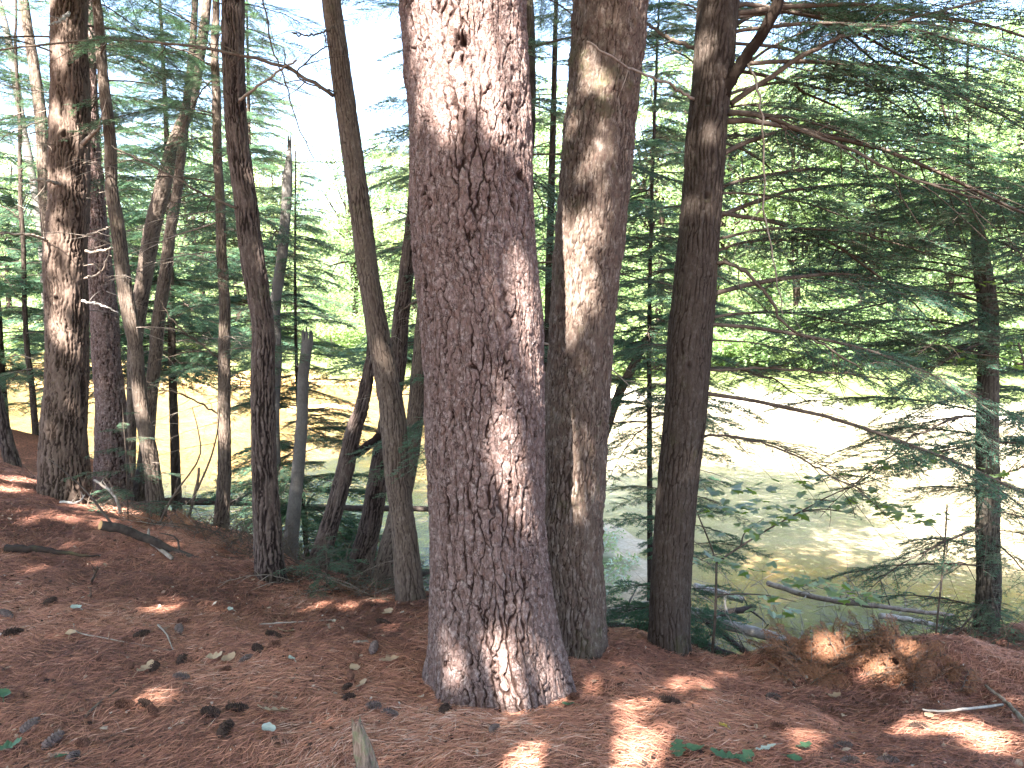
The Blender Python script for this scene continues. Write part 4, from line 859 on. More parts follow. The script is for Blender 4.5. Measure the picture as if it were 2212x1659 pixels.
lv = [(813, 2150, .9, M_OAKT, 4, .13, .10, 'pale brown lobed oak leaf, upper one of the pair left of the broken stump'), (802, 2206, 2.6, M_OAKS, 2, .07, .055, 'small silvery leaf just below the lobed oak leaf'), (1170, 1991, 1.5, M_OAKT, 3, .10, .06, 'tan leaf standing left of the broad pine foot'), (857, 1908, .5, M_OAKT, 3, .10, .05, 'mottled pale leaf next to a black cone'),
      (1062, 2022, .2, M_OAKT, 2, .07, .05, 'small cream leaf above a red brown cone'), (1088, 2071, .5, M_OAKT, 3, .10, .045, 'long tan leaf right of two dark cones'), (875, 1991, 0, M_OAKS, 2, .05, .03, 'tiny blue grey leaf in the middle of the floor'), (435, 2022, .5, M_OAKT, 3, .11, .055, 'light tan leaf beside a dark cone in the lower left'),
      (648, 1985, 1.1, M_OAKT, 3, .08, .06, 'pale leaf, left one of a pair, left of two touching cones'), (684, 1990, .6, M_OAKT, 2, .08, .045, 'pale leaf, right one of a pair, left of two touching cones'), (228, 1836, .0, M_OAKS, 2, .08, .05, 'grey green leaf on the upper left floor'), (210, 1915, .3, M_OAKT, 2, .07, .05, 'pale leaf where the long thin twig bends'),
      (690, 1838, 1.5, M_OAKS, 2, .04, .03, 'small white leaf at the left end of the sunlit strip'), (1165, 1850, .6, M_OAKT, 3, .12, .07, 'grey brown leaf near the upper left foot of the broad pine'), (2038, 2268, .1, M_OAKG, 4, .13, .07, 'large green oak leaf at the bottom, leftmost of the green ones'), (2093, 2266, 1.4, M_OAKG, 2, .09, .045, 'narrow upright green leaf second from left at the bottom'),
      (2175, 2290, -.3, M_OAKG, 4, .12, .07, 'pale green oak leaf third from left at the bottom'), (2240, 2292, -.5, M_OAKG, 3, .09, .06, 'green leaf fourth from left at the bottom'), (2412, 2260, 1.2, M_OAKG, 3, .08, .06, 'lone green leaf right of the silvery leaf'), (2301, 2266, -.3, M_OAKS, 3, .09, .04, 'silvery leaf lying right of the green oak leaves'), (2385, 2296, 1.2, M_OAKG, 2, .06, .04, 'small green leaf at the bottom edge on the right'),
      (2168, 2194, -.7, M_YEL, 1, .05, .025, 'small yellow leaf on the right floor'), (1707, 2130, -.8, M_OAKG, 2, .06, .035, 'small green leaf in the sun patch right of the broad pine'), (5, 2104, .2, M_OAKG, 2, .08, .06, 'green leaf at the left edge low down'), (20, 2262, .4, M_OAKG, 3, .11, .08, 'green leaf pair in the lower left corner'), (183, 2290, 1.3, M_OAKG, 2, .05, .04, 'small green leaf at the bottom left'),
      (2790, 2160, .1, M_OAKT, 2, .05, .04, 'cream leaf under the pale stick on the right'), (2500, 2105, .8, M_OAKT, 3, .09, .06, 'tan leaf below the brush heap'), (2120, 2085, .2, M_OAKT, 2, .07, .05, 'tan leaf right of the black cone by the hemlock')]
for k, (sx, sy, yaw, mt, lo, ln, wd_, lab) in enumerate(lv):
    p, d = ray_ground(sx * .72, sy * .72); nr = Vector(gnormal(p))
    o = obj('fallen_leaf', leafmesh(k + 5, mt, lobes=max(lo, 2), ln=ln * .85, wd=wd_ * .85, cut=.5 if lo > 2 else .12, curl=random.uniform(.2, .9)))
    o.matrix_world = Matrix.Translation(Vector(p) + nr * .019) @ nr.to_track_quat('Z', 'Y').to_matrix().to_4x4() @ Matrix.Rotation(yaw, 4, 'Z') @ Matrix.Rotation(random.uniform(-.25, .25), 4, 'X')
    tag(o, lab, 'leaf', 'leaves on the needle floor')

# ------------------------------------------------------------------ sticks, logs, stump
def stick(name, pts, r0, r1, label, cat, mat, twigs=0, k=7, lift=.01, on=True, rough=.08, group=None):
    Q_ = []
    for q in pts:
        if len(q) == 2: p, d = ray_ground(*q); p = p + [0, 0, lift]
        else: p = P(*q)
        Q_.append(p)
    L = smoothline(np.array(Q_), 18); L += rng.normal(0, r0 * .18, L.shape)
    b = L[0].copy(); t = empty(name, b, label, cat, group)
    mb = MB(); mb.tube(L - b, np.linspace(r0, r1, 18), k, rough=rough); mb.build('stem', mat, t)
    for q in range(twigs):
        i = rng.integers(4, 17); d = (L[i] - L[i - 2]); d /= np.linalg.norm(d); sd = np.cross(d, rng.normal(0, 1, 3)); sd /= np.linalg.norm(sd); sd[2] = abs(sd[2]); ln = np.linalg.norm(L[-1] - L[0]) * rng.uniform(.1, .3)
        e = L[i] + (d * .6 + sd * .8) * ln; m = MB(); m.tube(smoothline([L[i] - b, (L[i] + e) / 2 - b + rng.normal(0, .02 * ln, 3), e - b], 6), np.linspace(r1 * .9, r1 * .35, 6), 4); m.build('twig', mat, t)
    return t
G2 = lambda sx, sy: (sx * .72, sy * .72)
stick('fallen_twig', [G2(222, 1880), G2(235, 1905), G2(330, 1925), G2(420, 1942), G2(515, 1962)], .004, .0022, 'long thin grey green twig lying across the left floor', 'twig', M_DEAD)
stick('fallen_twig', [G2(475, 1888), G2(500, 1915), G2(520, 1962)], .005, .0025, 'short pale twig right of the long thin one', 'twig', M_DEAD, lift=.02)
stick('fallen_twig', [G2(256, 2158), G2(300, 2120), G2(356, 2078)], .006, .003, 'short dark stick on the lower left floor', 'stick', M_TWIG)
stick('fallen_twig', [G2(150, 2280), G2(185, 2270), G2(225, 2268)], .005, .004, 'short light stick at the bottom left beside a grey cone', 'stick', M_DEAD)
stick('fallen_twig', [G2(2765, 2152), G2(2830, 2156), G2(2890, 2150), G2(3007, 2136)], .004, .006, 'pale knobbly stick above the bright sun patch', 'stick', M_LOGP, lift=.03)
stick('fallen_branch', [G2(3100, 2220), G2(3020, 2130), G2(2955, 2078)], .010, .006, 'grey branch sloping down at the right edge', 'branch', M_DEAD, lift=.03)
stick('fallen_branch', [G2(2420, 2038), (2400 * .72, 2020 * .72, 3.9), (2398 * .72, 1975 * .72, 3.9)], .009, .008, 'short upright stub left in front of the brush heap', 'stick', M_DEAD)
stick('fallen_branch', [G2(780, 1880), G2(900, 1872), G2(1010, 1866)], .005, .003, 'thin brown stick at the back of the middle floor', 'stick', M_DEAD)
stick('fallen_twig', [G2(1062, 1934), G2(1085, 1934), G2(1105, 1933)], .007, .007, 'short blue grey stick end left of the broad pine', 'stick', M_DEAD)
stick('fallen_branch', [G2(270, 1795), G2(275, 1755), (295 * .72, 1700 * .72, 3.9)], .009, .004, 'forked dark twig standing out of the upper left floor', 'branch', M_TWIG, 2)
stick('fallen_branch', [G2(515, 1690), G2(440, 1630), (380 * .72, 1590 * .72, 4.9)], .013, .016, 'bare pale branch leaning on the sawn log', 'branch', M_DEAD, 2, lift=.03)
stick('fallen_branch', [(360 * .72, 1540 * .72, 5.3), (345 * .72, 1490 * .72, 5.3), (285 * .72, 1440 * .72, 5.5)], .012, .008, 'curved dead branch rising between the furrowed trunk and the slim trunk', 'branch', M_DEAD, 3)
stick('fallen_branch', [(180 * .72, 1505 * .72, 5.7), (230 * .72, 1508 * .72, 5.7), (255 * .72, 1485 * .72, 5.7)], .010, .005, 'pale forked stick at the foot of the furrowed trunk', 'branch', M_LOGP, 3)
# sawn log behind the left floor
def log(name, pts, r0, r1, label, mat, cut=False, stubs=0, k=14, cat='log'):
    Q_ = np.array([P(*q) for q in pts]); n = 40; L = smoothline(Q_, n); L[:, 2] += .006 * noise(np.arange(n) * .5, 0, 0, int(r0 * 1000)); b = L[0].copy(); t = empty(name, b, label, cat)
    mb = MB(); mb.tube(L - b, np.linspace(r0, r1, n), k, rough=.05, cap=True); mb.build('stem', mat, t)
    if cut:
        d = L[0] - L[1]; d /= np.linalg.norm(d); m = MB(); m.tube(np.array([L[0] - b - d * .01, L[0] - b + d * .006]), [r0 * .94, r0 * .92], 16); m.build('sawn_end', M_CUT, t)
    for q in range(stubs):
        i = rng.integers(5, n - 3); s_ = rng.normal(0, 1, 3); s_[2] = abs(s_[2]) + .2; s_ /= np.linalg.norm(s_); ln = rng.uniform(.15, .6); m = MB(); e = L[i] - b + s_ * ln
        m.tube(smoothline([L[i] - b, L[i] - b + s_ * ln * .5 + rng.normal(0, .04, 3), e], 6), np.linspace(r1 * .4, r1 * .12, 6), 5); m.build('branch', mat, t)
    return t
log('sawn_log', [(302 * .72, 1576 * .72, 4.75), (380 * .72, 1592 * .72, 4.85), (450 * .72, 1620 * .72, 4.95), (540 * .72, 1662 * .72, 5.02), (690 * .72, 1705 * .72, 5.08)], .029, .022, 'dark log with a sawn orange end lying along the bank edge', M_LOG, True, 2)
log('fallen_log', [(20 * .72, 1645 * .72, 4.64), (120 * .72, 1648 * .72, 4.58), (200 * .72, 1660 * .72, 4.55), (300 * .72, 1668 * .72, 4.58)], .024, .004, 'mossy log half buried in needles below the sawn log', BK['grey'], False, 0)
def wlog(*a, **k): return log('fallen_log', *a, **k)
wlog([(350, 1083, 10.5), (500, 1085, 10.7), (640, 1095, 10.8), (760, 1097, 10.9), (940, 1100, 11.2)], .05, .04, 'long dark log lying across the water behind the leaning trunks', M_LOG, stubs=4)
wlog([(705, 1230, 8.6), (760, 1250, 8.8), (880, 1240, 9.2), (960, 1235, 9.5)], .055, .045, 'short dark log in the water at the foot of the leaning trunks', M_LOG, stubs=3)
wlog([(900, 870, 22), (990, 880, 22), (1050, 885, 22)], .09, .06, 'log at the sunny far side of the water left of the broad pine', M_LOG, stubs=2)
wlog([(1180, 1352, 8.2), (1297, 1332, 8.0), (1408, 1310, 7.9), (1514, 1328, 7.9), (1577, 1351, 7.8), (1647, 1369, 7.7), (1712, 1392, 7.6)], .060, .050, 'long curved log passing behind the straight hemlock with a bleached right end', M_LOGP, stubs=3)
wlog([(1180, 1340, 7.8), (1297, 1354, 7.6), (1404, 1366, 7.5), (1510, 1391, 7.4), (1560, 1410, 7.4), (1616, 1430, 7.4)], .060, .035, 'lower dark log running parallel to the long curved log', M_LOG, stubs=3)
wlog([(1520, 1330, 8.6), (1580, 1322, 8.7), (1630, 1312, 8.8)], .04, .035, 'short reddish log above the long curved log', M_LOG, stubs=2)
wlog([(1500, 1268, 9.6), (1550, 1280, 9.6), (1605, 1296, 9.4)], .05, .04, 'pale log near the sapling fork in the water', M_LOGP, stubs=1)
wlog([(1640, 1402, 7.3), (1670, 1397, 7.5), (1712, 1390, 7.7)], .022, .02, 'thin pale stick on the water by the brush heap', M_LOGP, stubs=1)
wlog([(1660, 1260, 9.8), (1760, 1290, 9.0), (1900, 1310, 8.6), (2060, 1330, 8.6)], .035, .02, 'grey driftwood branch behind the brush heap', M_DEAD, stubs=9)
wlog([(1900, 1330, 8.0), (2000, 1345, 8.0), (2100, 1380, 7.8), (2200, 1420, 7.6)], .03, .015, 'bleached driftwood branch left of the mossy right trunk', M_LOGP, stubs=9)
wlog([(1290, 1395, 7.2), (1400, 1350, 7.4), (1530, 1390, 7.3)], .03, .02, 'thin dark pole crossing the two logs behind the straight hemlock', M_LOG, stubs=3)
wlog([(1530, 1345, 7.9), (1600, 1400, 7.4), (1690, 1455, 6.9)], .035, .02, 'dark branch slanting down over the stream to the brush heap', M_LOG, stubs=5)
wlog([(1560, 1440, 7.0), (1640, 1425, 7.1), (1700, 1400, 7.3)], .025, .015, 'thin dark branch low over the blue stream', M_LOG, stubs=5)
wlog([(690, 1290, 7.6), (760, 1235, 8.2), (850, 1200, 8.8)], .03, .015, 'dark branch rising from the water between the leaning trunks', M_LOG, stubs=5)
# broken stump in front
b, d = ray_ground(800, 1655); b = P(806, 1705, 2.33); b[2] = float(terrain(b[0], b[1])) - .02; tp = P(772, 1562, 2.30)
n, k = 26, 26; t = np.linspace(0, 1, n); th = np.arange(k) / k * 2 * PI; T_, H_ = np.meshgrid(th, t)
C = b[None] + (tp - b)[None] * t[:, None]; R_ = (.037 - .021 * H_ ** 1.2) * (1 + .22 * noise(np.cos(T_) * 2, np.sin(T_) * 2, H_ * 3, 3) + .12 * np.sign(np.sin(T_ * 5 + 1)) * .5)
V = np.stack([C[:, None, 0] + R_ * np.cos(T_), C[:, None, 1] + R_ * .8 * np.sin(T_), C[:, None, 2] + 0 * T_ + H_ ** 8 * .028 * noise(np.cos(T_) * 3, np.sin(T_) * 3, 0, 9)], -1).reshape(-1, 3)
i = np.arange(n - 1)[:, None] * k; j = np.arange(k)[None]; Qs = np.stack([i + j, i + (j + 1) % k, i + k + (j + 1) % k, i + k + j], -1).reshape(-1, 4)
V = np.vstack([V, tp - [0, 0, .012]]); Ts = [(n * k, (n - 1) * k + a, (n - 1) * k + (a + 1) % k) for a in range(k)]
M = NT('weathered_stump_wood'); vv = M.pos((1, 1, .15)); c = M.mix(M.ramp(M.noise(vv, 120, 5, .7), [(.35, 0.), (.65, 1.)]), (.06, .04, .032), (.22, .17, .14)); c = M.mix(M.math('MULTIPLY', M.ramp(M.noise(M.pos(), 30, 4, .7), [(.5, 0.), (.62, 1.)]), .6), c, (.09, .11, .06))
M.bsdf(c, .9, .15, M.bump(M.noise(vv, 160, 4, .7), .8, .006)); o = obj('broken_stump', mesh('broken_stump', V - b, [Qs, np.array(Ts)], M.m)); o.location = b; tag(o, 'splintered grey stub of wood sticking up at the bottom centre left', 'stump')

# ------------------------------------------------------------------ heap of dead red brown conifer branches on the right
BR_F = []
for sd, L in ((161, .34), (162, .26), (163, .40)):
    (wv, wf), (nv, nf) = hemlock_branch(sd, L, 1.3, .15, True, 1.1, .15); BR_F.append((L, mesh('stem', wv, wf, M_TWIG), mesh('foliage', nv, nf, M_BRN, smooth=False)))
heap = [(1745, 1445, 1800, 1380), (1755, 1455, 1850, 1375), (1785, 1450, 1770, 1390), (1800, 1440, 1870, 1385), (1830, 1450, 1800, 1395), (1860, 1445, 1960, 1385), (1900, 1440, 1880, 1390), (1930, 1450, 2010, 1400), (1740, 1480, 1730, 1420), (1750, 1490, 1830, 1430), (1980, 1460, 1950, 1400), (1880, 1470, 1960, 1430),
        (1820, 1480, 1770, 1440), (2000, 1470, 2080, 1430), (2040, 1480, 2130, 1460), (1940, 1490, 2040, 1450), (1750, 1455, 1780, 1400), (1780, 1430, 1830, 1372)]
wh_ = ['left end', 'left crest', 'left front', 'crest', 'middle', 'right crest', 'middle front', 'right shoulder', 'lower left', 'lower middle', 'right middle', 'right front', 'front', 'far right', 'right tail', 'lower right', 'upper left', 'top']
for k, (x0, y0, x1, y1) in enumerate(heap):
    p0, d0 = ray_ground(x0, y0); d0 = min(d0, 4.3); p0 = P(x0, y0, d0); p0[2] = max(p0[2], float(terrain(p0[0], p0[1])) + .01); p1 = P(x1, y1, d0 + random.uniform(.05, .35))
    t = empty('dead_branch', p0, f'dead red brown conifer branch at the {wh_[k]} of the brush heap', 'branch', 'dead branches in the brush heap')
    for r_ in range(5):
        L0, wm, fm = BR_F[random.randrange(3)]; dv = (p1 - p0) / np.linalg.norm(p1 - p0) + np.array([random.gauss(0, .9), random.gauss(0, .5), random.gauss(.0, .35)]); dv /= np.linalg.norm(dv)
        mt = aim(np.array([random.uniform(-.06, .06), random.uniform(-.06, .06), -.01]), dv * np.array([1, 1, .7]) * L0 * random.uniform(.55, .95), L0, random.uniform(-1.5, 1.5), 1.0, .15)
        w_ = obj('stem', wm, t, mt); obj('foliage', fm, w_)

edge = [(365, 1165, 5.7, 'left end, beside the slim pale trunk'), (430, 1185, 5.6, 'part below the thin brown hemlock'), (500, 1215, 5.5, 'part left of the dark ridged trunk'), (640, 1265, 5.0, 'part right of the dark ridged trunk'), (720, 1285, 4.9, 'part below the trunk leaning right'), (800, 1292, 4.8, 'part below the crossing leaning trunks')]
for k, (x0, y0, d0, w0) in enumerate(edge):
    p0 = P(x0, y0, d0); p0[2] = float(terrain(p0[0], p0[1])) + .01; t = empty('dead_branch', p0, f'small dead conifer branch on the bank edge, {w0}', 'branch', 'dead branches along the bank edge')
    for r_ in range(3):
        dv = np.array([random.gauss(0, 1), random.gauss(0, .5), random.uniform(.0, .4)]); dv /= np.linalg.norm(dv)
        L0, wm, _n, dr = DB[random.randrange(3)]; obj('stem', wm, t, aim(np.zeros(3), dv * random.uniform(.3, .6), L0, random.uniform(-1, 1), 1, dr))
        L0, wm, fm = BR_F[random.randrange(3)]; w_ = obj('stem', wm, t, aim(np.array([random.uniform(-.2, .2), 0, 0]), dv * L0 * .8, L0, random.uniform(-1, 1), 1, .15)); 
        if random.random() < .6: obj('foliage', fm, w_)
for k, (x0, y0, d0, lab) in enumerate(((705, 1280, 4.95, 'low green hemlock sprig on the bank below the trunk leaning right'), (270, 1000, 5.7, 'feathery hemlock sprig in front of the dark purple brown trunk'), (900, 1300, 5.2, 'small hemlock sprig at the foot of the long slender trunk'))):
    p0 = P(x0, y0, d0); p0[2] = float(terrain(p0[0], p0[1])); b = p0; t = empty('hemlock_seedling', b, lab, 'seedling')
    H = [.35, .9, .3][k]; mb = MB(); mb.tube(np.array([[0, 0, -.05], [.01, 0, H * .5], [0, 0, H]]), [.006, .004, .001], 5); mb.build('stem', M_TWIG, t)
    for q in range(12):
        a = q * 2.4; z_ = H * (.15 + .8 * q / 12); l = .38 * (1.1 - q / 14) * (1 + .3 * (k == 1)); L0, wm, fm, dr = HB[5]
        w_ = obj('branch', wm, t, aim(np.array([0, 0, z_]), np.array([math.cos(a) * l, math.sin(a) * l, z_ - .1 * l]), L0, 0, 1, dr)); obj('foliage', fm, w_)

# ------------------------------------------------------------------ maple sapling with layered leaves, and thin stems
def maple_leaf_mesh():
    a = np.radians([-90, -60, -25, 5, 22, 40, 62, 90, 118, 140, 158, 175, 205, 240]); r = np.array([.12, .55, .75, .5, .95, .6, .72, 1.1, .72, .6, .95, .5, .75, .55])
    V = [(0, 0, 0)] + [(r_ * math.sin(q + PI / 2 * 0) * 1.0, r_ * math.cos(q) * .9, -.18 * r_ * abs(math.cos(q))) for q, r_ in zip(a, r)]
    V = np.array(V) * .04; V[:, 0] += .03; F_ = [(0, k, k % 14 + 1) for k in range(1, 15)]; return V, np.array(F_)
mv, mf = maple_leaf_mesh(); ML = [mesh('leaf', mv, mf, M_MAP, {'rnd': np.full(len(mv), q)}, False) for q in (.1, .4, .7, 1.0)]
def sapling(name, label, stems, leaves, size=1.0, r0=.012, base=None):
    L0 = P(*stems[0][0]); z = float(terrain(L0[0], L0[1], False)); b = np.array([L0[0], L0[1], z]); t = empty(name, b, label, 'sapling')
    for k, st in enumerate(stems):
        Q_ = [P(*q) for q in st]
        if k == 0: Q_ = [b - [0, 0, .1]] + Q_
        m = MB(); m.tube(smoothline(np.array(Q_) - b, 14), np.linspace(r0 * (1 if k == 0 else .55), r0 * (.6 if k == 0 else .2), 14), 6, rough=.06); m.build('stem' if k == 0 else 'branch', M_TWIG, t)
    for (X0, Y0, X1, Y1, d, n, sp_) in leaves:      # tiers of leaves along a twig
        n = int(n * 1.1)
        for q in range(n):
            f = (q + random.random()) / n; p = P(X0 + (X1 - X0) * f, Y0 + (Y1 - Y0) * f, d + random.uniform(-sp_, sp_) * 1.6) + np.array([random.gauss(0, sp_ * .3), 0, random.gauss(0, .022)])
            s_ = random.uniform(.7, 1.15) * size
            mt = Matrix.Translation(Vector(p - b)) @ Matrix.Rotation(random.uniform(0, 6.28), 4, 'Z') @ Matrix.Rotation(random.gauss(0, .22), 4, 'X') @ Matrix.Rotation(random.gauss(.12, .2), 4, 'Y') @ Matrix.Scale(s_, 4)
            obj('leaf', random.choice(ML), t, mt)
sapling('maple_sapling', 'forked maple sapling with flat tiers of green leaves in front of the bright water', [
  [(1537, 1440, 5.0), (1545, 1330, 5.0), (1548, 1215, 5.0)], [(1548, 1215, 5.0), (1530, 1165, 5.0), (1503, 1100, 4.9), (1480, 1040, 4.9)], [(1548, 1215, 5.0), (1600, 1180, 5.0), (1665, 1140, 5.0), (1730, 1105, 5.0), (1798, 1068, 4.9), (1860, 1045, 4.9), (1924, 1028, 4.9), (2040, 1010, 4.9)],
  [(1548, 1290, 5.0), (1570, 1284, 5.0), (1650, 1285, 5.1), (1720, 1300, 5.2)], [(1600, 1180, 5.0), (1610, 1150, 5.2), (1650, 1120, 5.4)], [(1730, 1105, 5.0), (1780, 1100, 4.8), (1850, 1110, 4.7)]],
  [(1500, 1030, 1560, 1075, 4.9, 12, .14), (1500, 1100, 1680, 1090, 4.9, 36, .18), (1600, 1155, 1740, 1100, 5.0, 36, .2), (1740, 1100, 1880, 1060, 4.9, 40, .2), (1850, 1010, 2060, 985, 4.9, 34, .16), (1860, 1085, 2010, 1120, 4.8, 30, .16), (1510, 1200, 1620, 1230, 5.0, 16, .12), (1680, 1240, 1860, 1290, 4.6, 34, .12), (1620, 1300, 1720, 1320, 5.0, 12, .12), (1560, 1060, 1700, 1040, 5.3, 18, .15), (1720, 1040, 1840, 1010, 5.2, 16, .15)], 1.3)
sapling('thin_sapling', 'thin bare reddish stem just left of the mossy right trunk', [[(2018, 1400, 5.2), (2030, 1290, 5.2), (2040, 1190, 5.2), (2046, 1090, 5.2)], [(2035, 1240, 5.2), (2080, 1215, 5.2), (2110, 1260, 5.3)], [(2042, 1170, 5.2), (2000, 1120, 5.2)]], [(1960, 1130, 2060, 1100, 5.2, 10, .1)], .8, .008)
sapling('maple_sapling', 'broad leaved sapling twig reaching in at the right edge beside the mossy trunk', [[(2260, 1000, 4.9), (2230, 850, 4.9), (2200, 740, 4.9)], [(2215, 790, 4.9), (2150, 770, 4.8), (2060, 760, 4.8)]], [(2040, 745, 2110, 800, 4.8, 14, .08), (2160, 740, 2215, 800, 4.8, 16, .08), (2110, 615, 2170, 600, 4.9, 10, .08), (2100, 1030, 2212, 1020, 4.8, 16, .1)], .95)
sapling('bare_sapling', 'slender forked bare sapling between the slim pale trunk and the thin hemlock', [[(400, 1150, 6.0), (425, 1050, 6.0), (430, 1010, 6.0)], [(425, 1060, 6.0), (455, 990, 6.0), (470, 930, 6.0), (475, 880, 6.0)], [(345, 1130, 5.6), (375, 1070, 5.6), (430, 990, 5.7), (428, 930, 5.8), (415, 880, 5.9)]], [], 1, .016)

# ------------------------------------------------------------------ single bare boughs that cross the gaps
def bough(key, pts, r0, r1, mat=M_TWIG, twigs=0):
    T = TREES[key]; Q_ = np.array([P(*q) for q in pts]) - T['foot']; L = smoothline(Q_, 26); L += rng.normal(0, .004, L.shape); m = MB(); m.tube(L, np.linspace(r0, r1, 26), 7, rough=.06)
    for q in range(twigs):
        i = rng.integers(3, 25); s_ = rng.normal(0, 1, 3); s_[2] -= .2; s_ /= np.linalg.norm(s_); d = L[i] - L[i - 1]; d /= np.linalg.norm(d); ln = rng.uniform(.08, .32); m.tube(smoothline([L[i], L[i] + (s_ + d) * ln * .4, L[i] + (s_ * .7 + d * 1.2 - np.array([0, 0, .3])) * ln], 5), np.linspace(r1 * .8, r1 * .25, 5), 4, cap=False)
    m.build('bough', mat, T['root'])
bough('H1', [(1560, 205, 4.1), (1600, 140, 4.05), (1640, 80, 4.0), (1690, -20, 3.9), (1720, -120, 3.8)], .034, .026, BK['hemlock'])
bough('H1', [(1575, 225, 4.2), (1665, 165, 4.2), (1750, 112, 4.2), (1830, 75, 4.2), (1917, 55, 4.2), (2130, 0, 4.2)], .016, .006, M_TWIG, 10)
bough('H1', [(1577, 245, 4.1), (1660, 255, 4.0), (1740, 285, 3.9), (1850, 330, 3.8), (1980, 390, 3.7), (2120, 430, 3.6)], .013, .005, M_TWIG, 16)
bough('H1', [(1620, 140, 4.0), (1640, 210, 3.9), (1650, 330, 3.9), (1655, 480, 3.9), (1680, 600, 3.9), (1690, 680, 3.9)], .006, .003, M_DEAD, 4)
bough('H1', [(1545, 565, 4.1), (1600, 580, 4.0), (1660, 640, 3.95), (1700, 705, 3.9), (1780, 745, 3.9), (1860, 800, 3.9)], .011, .004, M_TWIG, 10)
bough('H1', [(1500, 215, 4.1), (1450, 185, 4.0), (1390, 160, 3.7), (1330, 130, 3.4), (1265, 88, 3.3)], .009, .004, M_DEAD, 3)
bough('H1', [(1510, 110, 4.2), (1460, 90, 4.3), (1410, 60, 4.4), (1380, 30, 4.5)], .012, .008, M_TWIG, 4)
bough('H1', [(1520, 940, 4.15), (1600, 945, 4.1), (1700, 975, 4.0), (1780, 1020, 4.0), (1860, 1060, 3.9)], .007, .003, M_TWIG, 12)
bough('H1', [(1525, 800, 4.15), (1650, 795, 4.1), (1790, 805, 4.0), (1940, 820, 3.9)], .009, .004, M_TWIG, 10)
bough('T11', [(722, 205, 4.55), (670, 175, 4.6), (610, 145, 4.7), (500, 115, 4.8), (380, 95, 5.0), (250, 85, 5.1), (120, 95, 5.2), (-20, 112, 5.2)], .012, .006, M_TWIG, 12)
bough('T11', [(730, 200, 4.55), (690, 190, 4.5), (640, 160, 4.5), (690, 110, 4.5), (715, 98, 4.5)], .005, .004, M_TWIG, 2)
bough('T7', [(515, 220, 4.95), (545, 195, 4.8), (600, 155, 4.7), (640, 130, 4.6)], .010, .006, M_DEAD, 3)
bough('T7', [(510, 450, 4.95), (450, 425, 5.0), (380, 385, 5.1), (300, 345, 5.2), (240, 315, 5.3)], .009, .005, M_TWIG, 10)
bough('T11', [(720, 60, 4.5), (680, 75, 4.4), (630, 72, 4.3)], .006, .004, M_TWIG, 3)
bough('T7', [(520, -60, 4.9), (560, -20, 4.6), (575, 30, 4.4), (590, 110, 4.3), (615, 170, 4.3), (640, 260, 4.3), (680, 345, 4.3)], .006, .003, M_TWIG, 9)
bough('T11', [(730, 352, 4.5), (700, 350, 4.5), (640, 352, 4.6)], .004, .002, M_TWIG, 2)
bough('T10', [(772, 980, 6.0), (790, 965, 5.95), (818, 945, 5.9)], .035, .030, BK['oak'])
bough('T1', [(115, 525, 6.15), (90, 515, 6.0), (60, 507, 5.9), (0, 503, 5.8)], .014, .007, M_DEAD, 3)
bough('T1', [(130, 400, 6.1), (110, 392, 5.9), (65, 387, 5.8)], .016, .006, M_DEAD, 1)
bough('T1', [(180, 310, 6.1), (200, 290, 5.9), (218, 272, 5.8)], .020, .008, M_DEAD, 2)
bough('T1', [(182, 600, 6.1), (215, 590, 5.9), (240, 535, 5.8)], .008, .006, M_DEAD, 1)
bough('T1', [(180, 510, 6.1), (215, 500, 6.0), (240, 488, 5.9)], .010, .005, M_DEAD, 1)
bough('T1', [(150, 30, 6.0), (130, 45, 5.8), (105, 55, 5.7)], .014, .005, M_LOGP, 2)
bough('T1', [(185, 545, 6.1), (220, 542, 6.0), (245, 535, 5.9)], .012, .005, M_DEAD, 1)
bough('T1', [(178, 650, 6.0), (220, 660, 5.9), (255, 675, 5.8)], .010, .004, M_LOGP, 1)
bough('T6', [(480, 780, 6.8), (430, 740, 6.7), (380, 700, 6.6), (340, 640, 6.5)], .009, .004, M_TWIG, 9)
bough('T6', [(482, 900, 6.8), (430, 870, 6.7), (370, 845, 6.6), (330, 845, 6.6)], .009, .004, M_TWIG, 8)
bough('T6', [(482, 850, 6.8), (520, 830, 6.6), (500, 790, 6.4)], .006, .003, M_TWIG, 4)
bough('T12', [(860, 680, 6.3), (900, 650, 6.1), (930, 655, 6.0)], .009, .005, M_TWIG, 2)
bough('R1', [(2150, 1045, 5.3), (2180, 1020, 5.2), (2212, 1010, 5.1)], .008, .005, M_TWIG, 3)
bough('R1', [(2145, 560, 5.3), (2180, 545, 5.2), (2230, 530, 5.1)], .010, .006, M_TWIG, 3)

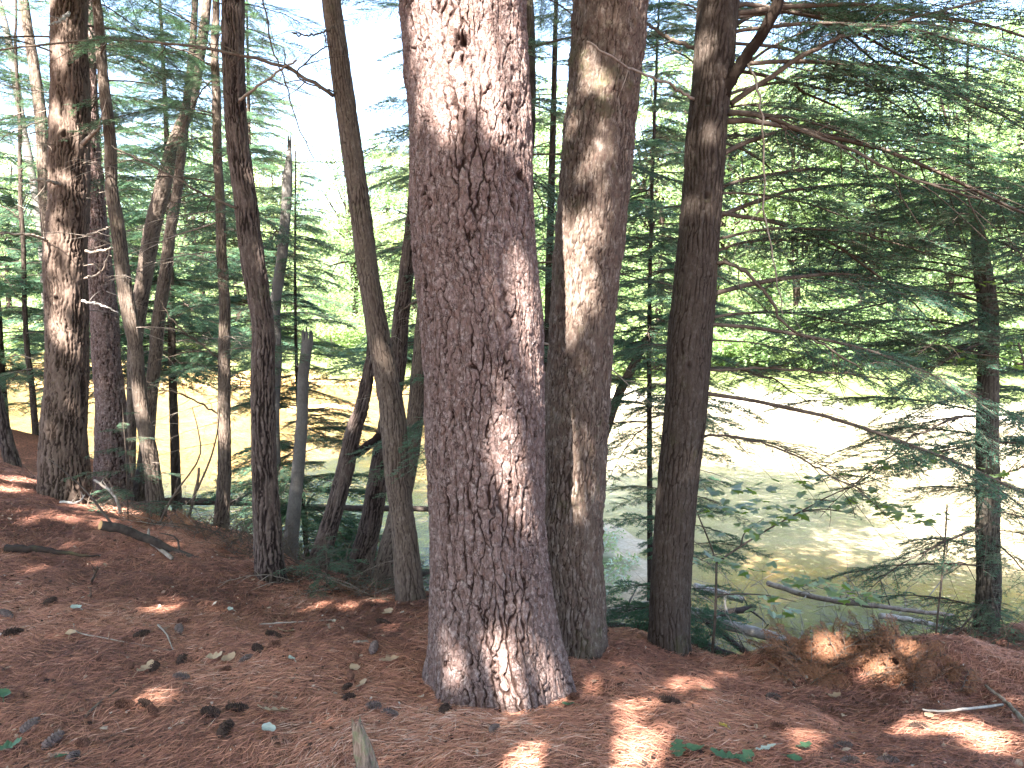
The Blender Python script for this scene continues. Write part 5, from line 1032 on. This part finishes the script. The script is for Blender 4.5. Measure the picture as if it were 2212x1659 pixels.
# brush: thin dead twigs along the bank edge
rng = np.random.default_rng(91)
mb = MB()
for k in range(1300):
    f = rng.random(); X = rng.choice([rng.uniform(60, 420), rng.uniform(420, 900), rng.uniform(420, 900), rng.uniform(1600, 2212)])
    d_ = np.interp(X, [0, 350, 600, 900, 1600, 2212], [6.6, 5.8, 5.3, 4.8, 4.6, 4.8]) + rng.uniform(-.45, .6); x0 = (X - CX) / F * d_; z0 = float(terrain(x0, d_, False))
    dv = rng.normal(0, 1, 3); dv[2] = abs(dv[2]) * .55; dv /= np.linalg.norm(dv); ln = rng.uniform(.12, .5); p0 = np.array([x0, d_, z0 - .01])
    mb.tube(smoothline([p0, p0 + dv * ln * .5 + rng.normal(0, .02, 3), p0 + dv * ln + rng.normal(0, .05, 3) - [0, 0, .06 * ln]], 6), np.linspace(rng.uniform(.0015, .004), .0007, 6), 4, cap=False)
o = mb.build('dead_twigs', M_TWIG); tag(o, 'tangle of thin dead twigs along the edge of the bank', 'twigs', kind='stuff')
mb = MB()
for k in range(260):
    X = rng.choice([rng.uniform(1500, 2150), rng.uniform(640, 930)]); d_ = rng.uniform(6.4, 9.5); x0 = (X - CX) / F * d_; z0 = max(float(terrain(x0, d_, False)), WZ) + rng.uniform(-.02, .25)
    dv = rng.normal(0, 1, 3); dv[2] *= .35; dv /= np.linalg.norm(dv); ln = rng.uniform(.3, 1.1); p0 = np.array([x0, d_, z0]); m_ = p0 + dv * ln * .5 + rng.normal(0, .05, 3); e_ = p0 + dv * ln + rng.normal(0, .1, 3)
    mb.tube(smoothline([p0, m_, e_], 7), np.linspace(rng.uniform(.003, .009), .0015, 7), 4, cap=False)
    for q in range(3): u_ = rng.normal(0, 1, 3); u_ /= np.linalg.norm(u_); mb.tube(np.array([m_, m_ + (dv + u_) * ln * .2]), [.002, .001], 3, cap=False)
o = mb.build('driftwood_twigs', M_DEAD); tag(o, 'tangle of grey dead twigs caught over the shallow stream', 'twigs', kind='stuff')
# green plants on the sand bar
n = 30000; kk_ = rng.random(n) < .6; x = np.where(kk_, rng.normal(1.3, 1.2, n), rng.normal(6.5, 1.6, n)); y = np.where(kk_, rng.normal(11.5, 2.2, n), rng.normal(9.3, 1.3, n)); z = terrain(x, y); k = (z > WZ + .05) & (fbm(x * 1.2, y * 1.2, 0, 83, 3) > -.3) & (y > 8); x, y, z = x[k], y[k], z[k]
C = np.stack([x, y, z + rng.uniform(.01, .22, len(x)) ** 1.2], -1); V, Fq, _ = leaf_quads(C, .032, None)
o = obj('low_plants', mesh('low_plants', V, Fq, M_BRD2, {'rnd': rng.uniform(0, 1, len(C))}, False)); tag(o, 'low bright green plants growing on the grey sand bar', 'plants', kind='stuff')
